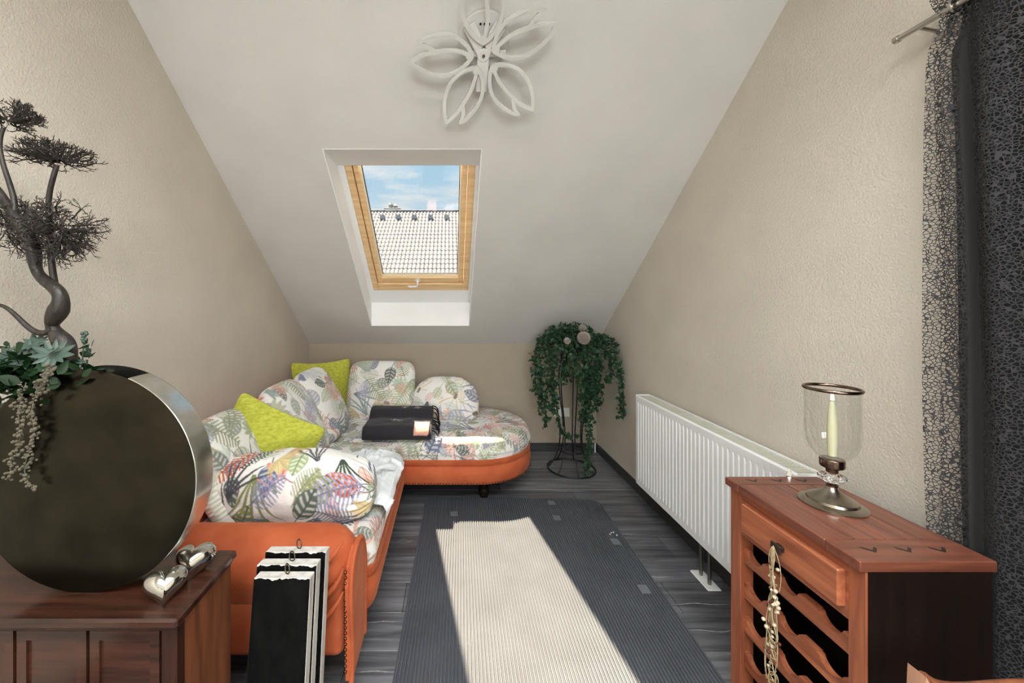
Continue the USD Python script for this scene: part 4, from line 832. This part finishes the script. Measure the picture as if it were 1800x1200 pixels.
def leaves(shape, pos, right, up, size, fold=.15):
    """Many small leaves in one mesh: shape = outline (x across, y along) fanned from its base."""
    sh = np.array(shape, float); k = len(sh); V0 = np.c_[sh, -fold * np.abs(sh[:, 0])]
    right = right / np.linalg.norm(right, axis=1, keepdims=True); up = up - right * (up * right).sum(1, keepdims=True); up /= np.linalg.norm(up, axis=1, keepdims=True); nr = np.cross(right, up)
    P = pos[:, None] + size[:, None, None] * (V0[None, :, 0, None] * right[:, None] + V0[None, :, 1, None] * up[:, None] + V0[None, :, 2, None] * nr[:, None])
    f = np.array([(0, a, a + 1) for a in range(1, k - 1)]); F = (np.arange(len(pos))[:, None, None] * k + f).reshape(-1, 3)
    return trimesh.Trimesh(P.reshape(-1, 3), F, process=False)
def blade(n=7, w=.28): t = np.linspace(0, 1, n); a = np.c_[w * np.sin(np.pi * t ** .85) ** .9, t]; return [(0, 0)] + [tuple(q) for q in a[1:-1]] + [(0, 1)] + [(-q[0], q[1]) for q in a[1:-1][::-1]]
gs = thing('artificial_greenery', 'green and grey artificial leaves and a sprig filling the mouth of the metal vase', 'plant', (-1.02, .976, 1.17))
N = 420; th_ = ry.uniform(0, 6.28, N); c0 = at(48, 655, yv - .015); pos = c0 + np.stack([ry.normal(0, .062, N), ry.normal(0, .030, N), ry.normal(-.004, .028, N)], 1); dv = np.stack([np.cos(th_), np.sin(th_) * .8 - .3, ry.uniform(-.3, .9, N)], 1)
obj('leaf_mass', leaves(blade(), pos, np.cross(dv, ry.normal(0, 1, (N, 3))), dv, ry.uniform(.022, .045, N)), 'green_leaf', gs, True, kind='stuff')
for c, R_, tilt in ((at(45, 625, yv - .03), .044, (.1, -.75, .5)), (at(92, 622, yv - .03), .046, (.25, -.8, .5)), (at(58, 603, yv - .01), .040, (.1, -.5, .8)), (at(8, 628, yv - .03), .040, (-.2, -.8, .5))):
    nn_ = np.array(tilt) / np.linalg.norm(tilt); e1 = np.cross(nn_, V(1, .2, 0)); e1 /= np.linalg.norm(e1); e2 = np.cross(nn_, e1); k = 11; a = np.arange(k) * 6.283 / k + ry.uniform(0, 1)
    dv = np.cos(a)[:, None] * e1 + np.sin(a)[:, None] * e2 + nn_ * .12
    obj('rosette', leaves(blade(9, .17), np.tile(c, (k, 1)), np.cross(dv, nn_), dv, np.full(k, R_) * ry.uniform(.8, 1.1, k), .35), 'grey_leaf', gs, True)
q = spline([at(140, 655, yv), at(145, 630, yv), at(147, 612, yv), at(148, 590, yv)], 12); fl_p = np.array([at(148 + ry.uniform(-5, 5), ry.uniform(584, 612), yv + ry.uniform(-.005, .005)) for _ in range(14)])
obj('sprig', cat([tube(q, .0018, 5)] + [frame(trimesh.creation.icosphere(1, .0045), p, X_, Y_, Z_) for p in fl_p] + [leaves(blade(), np.array([at(150 + 1.5 * k * (k % 2), 645 - 5 * k, yv) for k in range(8)]), ry.normal(0, 1, (8, 3)), np.stack([ry.uniform(-.2, 1, 8), ry.normal(0, .4, 8), np.ones(8)], 1), np.full(8, .022))]), 'grey_leaf', gs, True)
# pale hanging strands over the vase's face
hsx = thing('sedum_strands', 'pale dusty flower strands hanging down over the front of the metal vase', 'plant', (-1.09, .925, 1.2))
for pts in (((46, 672), (38, 700), (33, 735), (36, 760), (27, 800), (17, 842)), ((78, 655), (64, 690), (56, 730), (60, 760), (49, 800), (58, 858)), ((96, 642), (84, 655), (76, 672), (68, 690))):
    q = spline([at(u, v, .925 - .010 * (k > 0)) for k, (u, v) in enumerate(pts)], 40); M = [tube(q, .0012, 5)]
    for kq, p in enumerate(q[2:]):
        for _ in range(4 if kq % 4 else 1): M.append(frame(trimesh.creation.icosphere(0, ry.uniform(.0026, .0052)), p + ry.normal(0, .0058, 3) * V(1, .7, .8), X_, Y_, Z_))
    obj('strand', cat(M), 'sedum', hsx, False)

# ------------------------------------------------------------------ three boards with black bark faces leaning together before the sofa arm
bt = math.radians(9); bu, bn, bw = V(-.0, math.sin(bt), math.cos(bt)), V(0, -math.cos(bt), math.sin(bt)), X_
rk = np.random.default_rng(4)
def bark_board(label, x0, x1, yb, ht, thick, seed):
    b = thing('bark_board', label, 'decoration', ((x0 + x1) / 2, yb, 0))
    o = V(0, yb, 0.0)
    P0 = frame(bx(x0, x1, 0, ht, 0, thick - .006, .002), o, bw, bu, bn)
    P0.apply_translation((0, 0, -P0.bounds[0, 2])); obj('board', P0, 'whitewash', b, False)
    n, m_ = 60, 90; u, w = np.meshgrid(np.linspace(0, 1, n), np.linspace(0, 1, m_), indexing='ij')
    nz = meshkit.fbm(np.stack([u * 5, w * 12, u * 0 + seed], -1), 4, seed); edge = np.minimum(np.minimum(u, 1 - u) * 14, 1) * np.minimum((1 - w) * 20, 1)
    top = (meshkit.fbm(np.stack([u * 6, u * 0, u * 0 + seed], -1), 4, seed + 5) - .5) * .022
    X = x0 + .001 + (x1 - x0 - .002) * u; Yb = (ht - .004 - np.abs(top)) * w + .004; Zt = thick - .006 + (.002 + .012 * nz) * edge
    Q = np.stack([X, Yb, Zt], -1).reshape(-1, 3); Q2 = Q.copy(); Q2[:, 2] = thick - .0065
    F = grid_faces(n, m_); K = n * m_
    bd_ = [k for k in range(m_)] + [k * m_ + m_ - 1 for k in range(1, n)] + [(n - 1) * m_ + k for k in range(m_ - 2, -1, -1)] + [k * m_ for k in range(n - 2, 0, -1)]
    bd_ = np.array(bd_); nb = np.roll(bd_, -1); side_ = np.stack([bd_, nb, nb + K, bd_ + K], 1)
    t = trimesh.Trimesh(np.vstack([Q, Q2]), np.vstack([F[:, [0, 1, 2]], F[:, [0, 2, 3]], F[:, [0, 2, 1]] + K, F[:, [0, 3, 2]] + K, side_[:, [0, 2, 1]], side_[:, [0, 3, 2]]]), process=False)
    t2 = frame(t, o, bw, bu, bn); t2.apply_translation((0, 0, max(0, .002 - t2.bounds[0, 2]))); obj('bark_face', t2, 'black_bark', b, 30)
    rc2 = o + bw * ((x0 + x1) / 2 + rk.uniform(-.006, .006)) + bu * (ht + .010) + bn * thick * .35
    a_ = rk.uniform(.3, .9); ex_ = V(math.cos(a_), -math.sin(a_), 0); obj('ring', frame(ring((0, 0, 0), .0105, .0019, 24, 6), rc2 + V(0, 0, .003), ex_, bu * 1.25, np.cross(ex_, bu)), 'ring_steel', b, 60)
bark_board('front board of the three black faced boards with rings, before the sofa arm', -.553, -.393, 1.024, .635, .044, 3)
bark_board('middle board of the three black faced boards with metal rings on top', -.572, -.394, 1.082, .634, .046, 6)
bark_board('rear board of the three black faced boards, nearest the sofa arm', -.578, -.388, 1.148, .630, .046, 9)

# ------------------------------------------------------------------ plant stand with ivy in the far right corner
PX, PY = 1.035, 3.27
ps = thing('plant_stand', 'tall black wire plant stand with a flared ring foot in the far corner', 'plant stand', (PX, PY, 0))
w_ = []
for k in range(7):
    a = k * 2 * np.pi / 7 + .25; dx, dy = math.cos(a), math.sin(a)
    obj('upright', tube(spline([V(PX + .190 * dx, PY + .190 * dy, .006), V(PX + .150 * dx, PY + .150 * dy, .055), V(PX + .105 * dx, PY + .105 * dy, .16), V(PX + .100 * dx, PY + .100 * dy, .40), V(PX + .100 * dx, PY + .100 * dy, .95)], 30), .0052, 8), 'black_wire', ps, 60)
obj('foot_ring', ring((PX, PY, .0065), .195, .0062, 60), 'black_wire', ps, 60); obj('lower_ring', ring((PX, PY, .165), .105, .0055, 48), 'black_wire', ps, 60); obj('upper_ring', ring((PX, PY, .95), .105, .0055, 48), 'black_wire', ps, 60)
obj('plate', lathe([(0, .948), (.10, .948), (.10, .954), (0, .954)], (PX, PY, 0), 32), 'black_wire', ps, 30)
iv = thing('ivy_plant', 'bushy dark green trailing ivy on the wire stand in the far corner', 'plant', (PX, PY, .954))
obj('pot', lathe([(0, .955), (.075, .955), (.098, 1.06), (.104, 1.06), (.104, 1.075), (.092, 1.075), (0, 1.06)], (PX, PY, 0), 32), 'pot_dark', iv, 40)
ivs = [(0, 0), (.30, -.05), (.62, .12), (.34, .30), (.52, .62), (.20, .60), (0, 1.05), (-.20, .60), (-.52, .62), (-.34, .30), (-.62, .12), (-.30, -.05)]
ri = np.random.default_rng(21); LP, LD, stems = [], [], []
def strand(pts, dens=260, spread=.018):
    q = spline(pts, 40); stems.append(tube(q, .0018, 4, caps=False)); ln = np.linalg.norm(np.diff(q, axis=0), axis=1).sum()
    k = int(ln * dens); t = ri.uniform(.02, 1, k); p = np.stack([np.interp(t, np.linspace(0, 1, 40), q[:, c]) for c in range(3)], 1) + np.clip(ri.normal(0, spread, (k, 3)), -1.6 * spread, 1.6 * spread) * V(1, 1, .5)
    LP.append(p); LD.append(np.stack([ri.normal(0, .7, k), ri.normal(-.4, .6, k), ri.normal(-.55, .5, k)], 1))
k = 430; a = ri.uniform(0, 6.28, k); rr_ = np.sqrt(ri.uniform(0, 1, k)); p = np.stack([PX + .28 * rr_ * np.cos(a), PY + .24 * rr_ * np.sin(a), 1.075 + .135 * (1 - rr_ ** 2) + np.clip(ri.normal(0, .025, k), -.04, .04)], 1)
p[:, 2] = np.minimum(p[:, 2], KNEE + (YB - p[:, 1]) * S / C - .05); p[:, 0] = np.minimum(p[:, 0], XR - .05); LP.append(p); LD.append(np.stack([np.cos(a) + ri.normal(0, .5, k), np.sin(a) + ri.normal(0, .5, k), ri.normal(.1, .6, k)], 1))
def hang(ang, r1, zb, n_=1, sp=.022, dens=150):
    d = V(math.cos(ang), math.sin(ang), 0); o = V(PX, PY, 0)
    strand([o + d * .06 + V(0, 0, 1.09), o + d * r1 * .75 + V(0, 0, 1.12), o + d * r1 + V(0, 0, 1.02), o + d * (r1 + .01) + V(0, 0, (1.02 + zb) / 2), o + d * (r1 - .01 + ri.uniform(-.03, .03)) + V(0, 0, zb)], dens, sp)
for ang, r1, zb in ((3.3, .27, .48), (3.55, .29, .40), (3.0, .25, .55), (3.8, .25, .60), (4.0, .22, .74), (3.65, .22, .50), (4.2, .19, .86), (3.15, .30, .66), (4.5, .19, .80), (4.75, .17, .72), (5.0, .17, .46), (5.15, .19, .40), (5.3, .21, .44), (5.5, .19, .50), (5.65, .22, .56), (5.05, .22, .52), (5.4, .15, .36), (5.9, .2, .72), (1.5, .2, .7), (2.2, .22, .62), (4.35, .22, .82)): hang(ang, r1, zb)
strand([V(PX + .06, PY - .1, .5), V(PX + .095, PY - .16, .34), V(PX + .075, PY - .18, .16), V(PX + .065, PY - .2, .05)], 230, .012)
strand([V(PX - .17, PY - .1, .6), V(PX - .14, PY - .13, .42), V(PX - .07, PY - .14, .33), V(PX + .0, PY - .14, .35)], 230, .012)
strand([V(PX + .12, PY - .05, 1.10), V(PX + .25, PY - .16, 1.08), V(PX + .305, PY - .22, .92), V(PX + .315, PY - .25, .72), V(PX + .31, PY - .26, .52)], 220, .014)
strand([V(PX + .12, PY - .08, 1.10), V(PX + .24, PY - .18, 1.0), V(PX + .25, PY - .22, .88), V(PX + .20, PY - .24, .79)], 220, .014)
strand([V(PX + .10, PY - .02, 1.12), V(PX + .25, PY - .08, 1.13), V(PX + .33, PY - .15, 1.06)], 260, .02)
LPa, LDa = np.vstack(LP), np.vstack(LD); LPa[:, 2] = np.minimum(LPa[:, 2], KNEE + (YB - LPa[:, 1]) * S / C - .058); LPa[:, 0] = np.minimum(LPa[:, 0], XR - .048); LPa[:, 1] = np.minimum(LPa[:, 1], YB - .05); LPa[:, 2] = np.maximum(LPa[:, 2], .035)
obj('foliage', leaves(ivs, LPa, np.cross(LDa, ri.normal(0, 1, LPa.shape)), LDa, ri.uniform(.020, .040, len(LPa)), .25), 'ivy_leaf', iv, True, kind='stuff')
obj('stem', cat(stems), 'trunk_brown', iv, True, kind='stuff')
for (u, v, y_, r_, lb) in ((1026, 594, 3.03, .054, 'large glittering mirror ball sitting in the front right of the ivy'), (1024, 577, 3.12, .034, 'small glittering mirror ball behind the large one in the ivy'), (997, 599, 3.0, .028, 'little silver ball half hidden among the ivy leaves')):
    c = at(u, v, y_); mb = thing('mirror_ball', lb, 'ball', (c[0], c[1], c[2] - r_)); obj('ball', frame(trimesh.creation.icosphere(3, r_), c, X_, Y_, Z_), 'mirror_mosaic', mb, False)
so = thing('wall_socket', 'white double wall socket low on the back wall behind the plant stand', 'socket', (1.07, YB - .01, .37))
obj('plate', bx(.995, 1.145, YB - .010, YB, .325, .41, .003), 'switch_white', so, False)
for x_ in (1.033, 1.107): obj('insert', frame(lathe([(.021, .0105), (.021, .003), (0, .003)], n=24), (x_, YB - .0005, .3675), X_, Z_, -Y_), 'grille_grey', so)
cb = thing('cable_stub', 'short white cable end standing at the baseboard corner', 'cable', (1.375, 3.62, 0)); obj('sheath', tube([V(1.375, 3.63, 0), V(1.375, 3.63, .06), V(1.376, 3.632, .085)], .007, 8), 'white_plastic', cb)

# ------------------------------------------------------------------ flower lamp on the slope
LX, LS = .150, (YB - 1.735) / C
lamp = thing('ceiling_lamp', 'white flower shaped ceiling lamp with five leaf loops on the sloping ceiling', 'lamp', slope(LX, LS, -.03))
def lp(x, s, h): return slope(LX + x, LS + s, -h)
def lframe(mesh): return frame(mesh, slope(LX, LS, 0), X_, DN, -NO)
obj('canopy', lframe(lathe([(0, 0), (.11, 0), (.11, .028), (.105, .034), (0, .034)], (0, .045, 0), 48)), 'lamp_white', lamp, 30)
obj('vent', lframe(cat(*[frame(lathe([(0, 0), (.005, 0), (.005, .0355), (0, .0355)], n=10), (dx, .105 - .0 * abs(dx), 0), X_, Y_, Z_) for dx in (-.018, 0, .018)])), 'lamp_black', lamp, 30)
def ori(a): return V(math.cos(a), math.sin(a), 0), V(-math.sin(a), math.cos(a), 0)
for a in (math.radians(-90), math.radians(60), math.radians(122)):
    ex, ey = ori(a); obj('arm', lframe(frame(bx(-.01, .155 if a < 0 else .13, -.026, .026, .050, .074, .004), (0, 0, 0), ex, ey, Z_)), 'lamp_white', lamp, False)
for a in (math.radians(178), math.radians(2)):
    ex, ey = ori(a); obj('arm', lframe(frame(bx(0, .10, -.012, .012, .046, .064, .003), (0, 0, 0), ex, ey, Z_)), 'lamp_white', lamp, False)
obj('hub', lframe(lathe([(0, .03), (.028, .03), (.028, .073), (.024, .077), (0, .077)], n=36)), 'lamp_white', lamp, 30); obj('screw', lframe(lathe([(0, .07), (.007, .08), (.006, .084), (0, .085)], n=14)), 'pewter', lamp, 30)
for k, (deg, off) in enumerate(((95, .052), (28, .048), (-45, .060), (-117, .055), (178, .052))):
    a = math.radians(deg); ex, ey = ori(a); L_ = .262; W = .080; t = np.linspace(0, 1, 34); fl2 = -1 if k in (1, 3) else 1
    s_ = np.sin(np.pi * t ** .9) ** .75
    A = np.stack([L_ * t, W * s_ + .020 * t ** 3], 1); B = np.stack([L_ * (.90 * t), -W * s_ * .95 - .040 * t ** 3], 1); Cc = np.stack([L_ * .62 * t, -.012 * t - .012 * np.sin(np.pi * t)], 1); ends = [np.stack([np.linspace(A[-1, 0], Cc[-1, 0], 10), np.linspace(A[-1, 1], Cc[-1, 1], 10) - .008 * np.sin(np.linspace(0, np.pi, 10))], 1), np.stack([np.linspace(B[-1, 0], Cc[-1, 0], 10), np.linspace(B[-1, 1], Cc[-1, 1], 10) - .010 * np.sin(np.linspace(0, np.pi, 10))], 1)]
    def lift(q): return np.c_[off * 0 + q[:, 0] + off, q[:, 1] * fl2, .080 + .030 * np.clip(q[:, 0] / L_, 0, 1) ** 1.6 + .0 * q[:, 0]]
    M = []
    from shapely.geometry import LineString
    lines = unary_union([LineString(q) for q in (A, B, Cc, ends[0], ends[1])]).buffer(.0082, 6).union(Point(.008, 0).buffer(.018))
    pg = lines if lines.geom_type == 'Polygon' else max(lines.geoms, key=lambda g_: g_.area)
    tri = trimesh.creation.extrude_polygon(pg.simplify(.0006), .012, engine='earcut'); v = tri.vertices.copy(); v[:, 2] += .074 + .035 * np.clip(v[:, 0] / L_, 0, 1.2) ** 1.6; v[:, 0] += off; v[:, 1] *= fl2; tri.vertices = v
    if fl2 < 0: tri.faces = tri.faces[:, ::-1]
    pet = obj('leaf_loop', lframe(frame(tri, (0, 0, 0), ex, ey, Z_)), 'lamp_acrylic', lamp, 30)
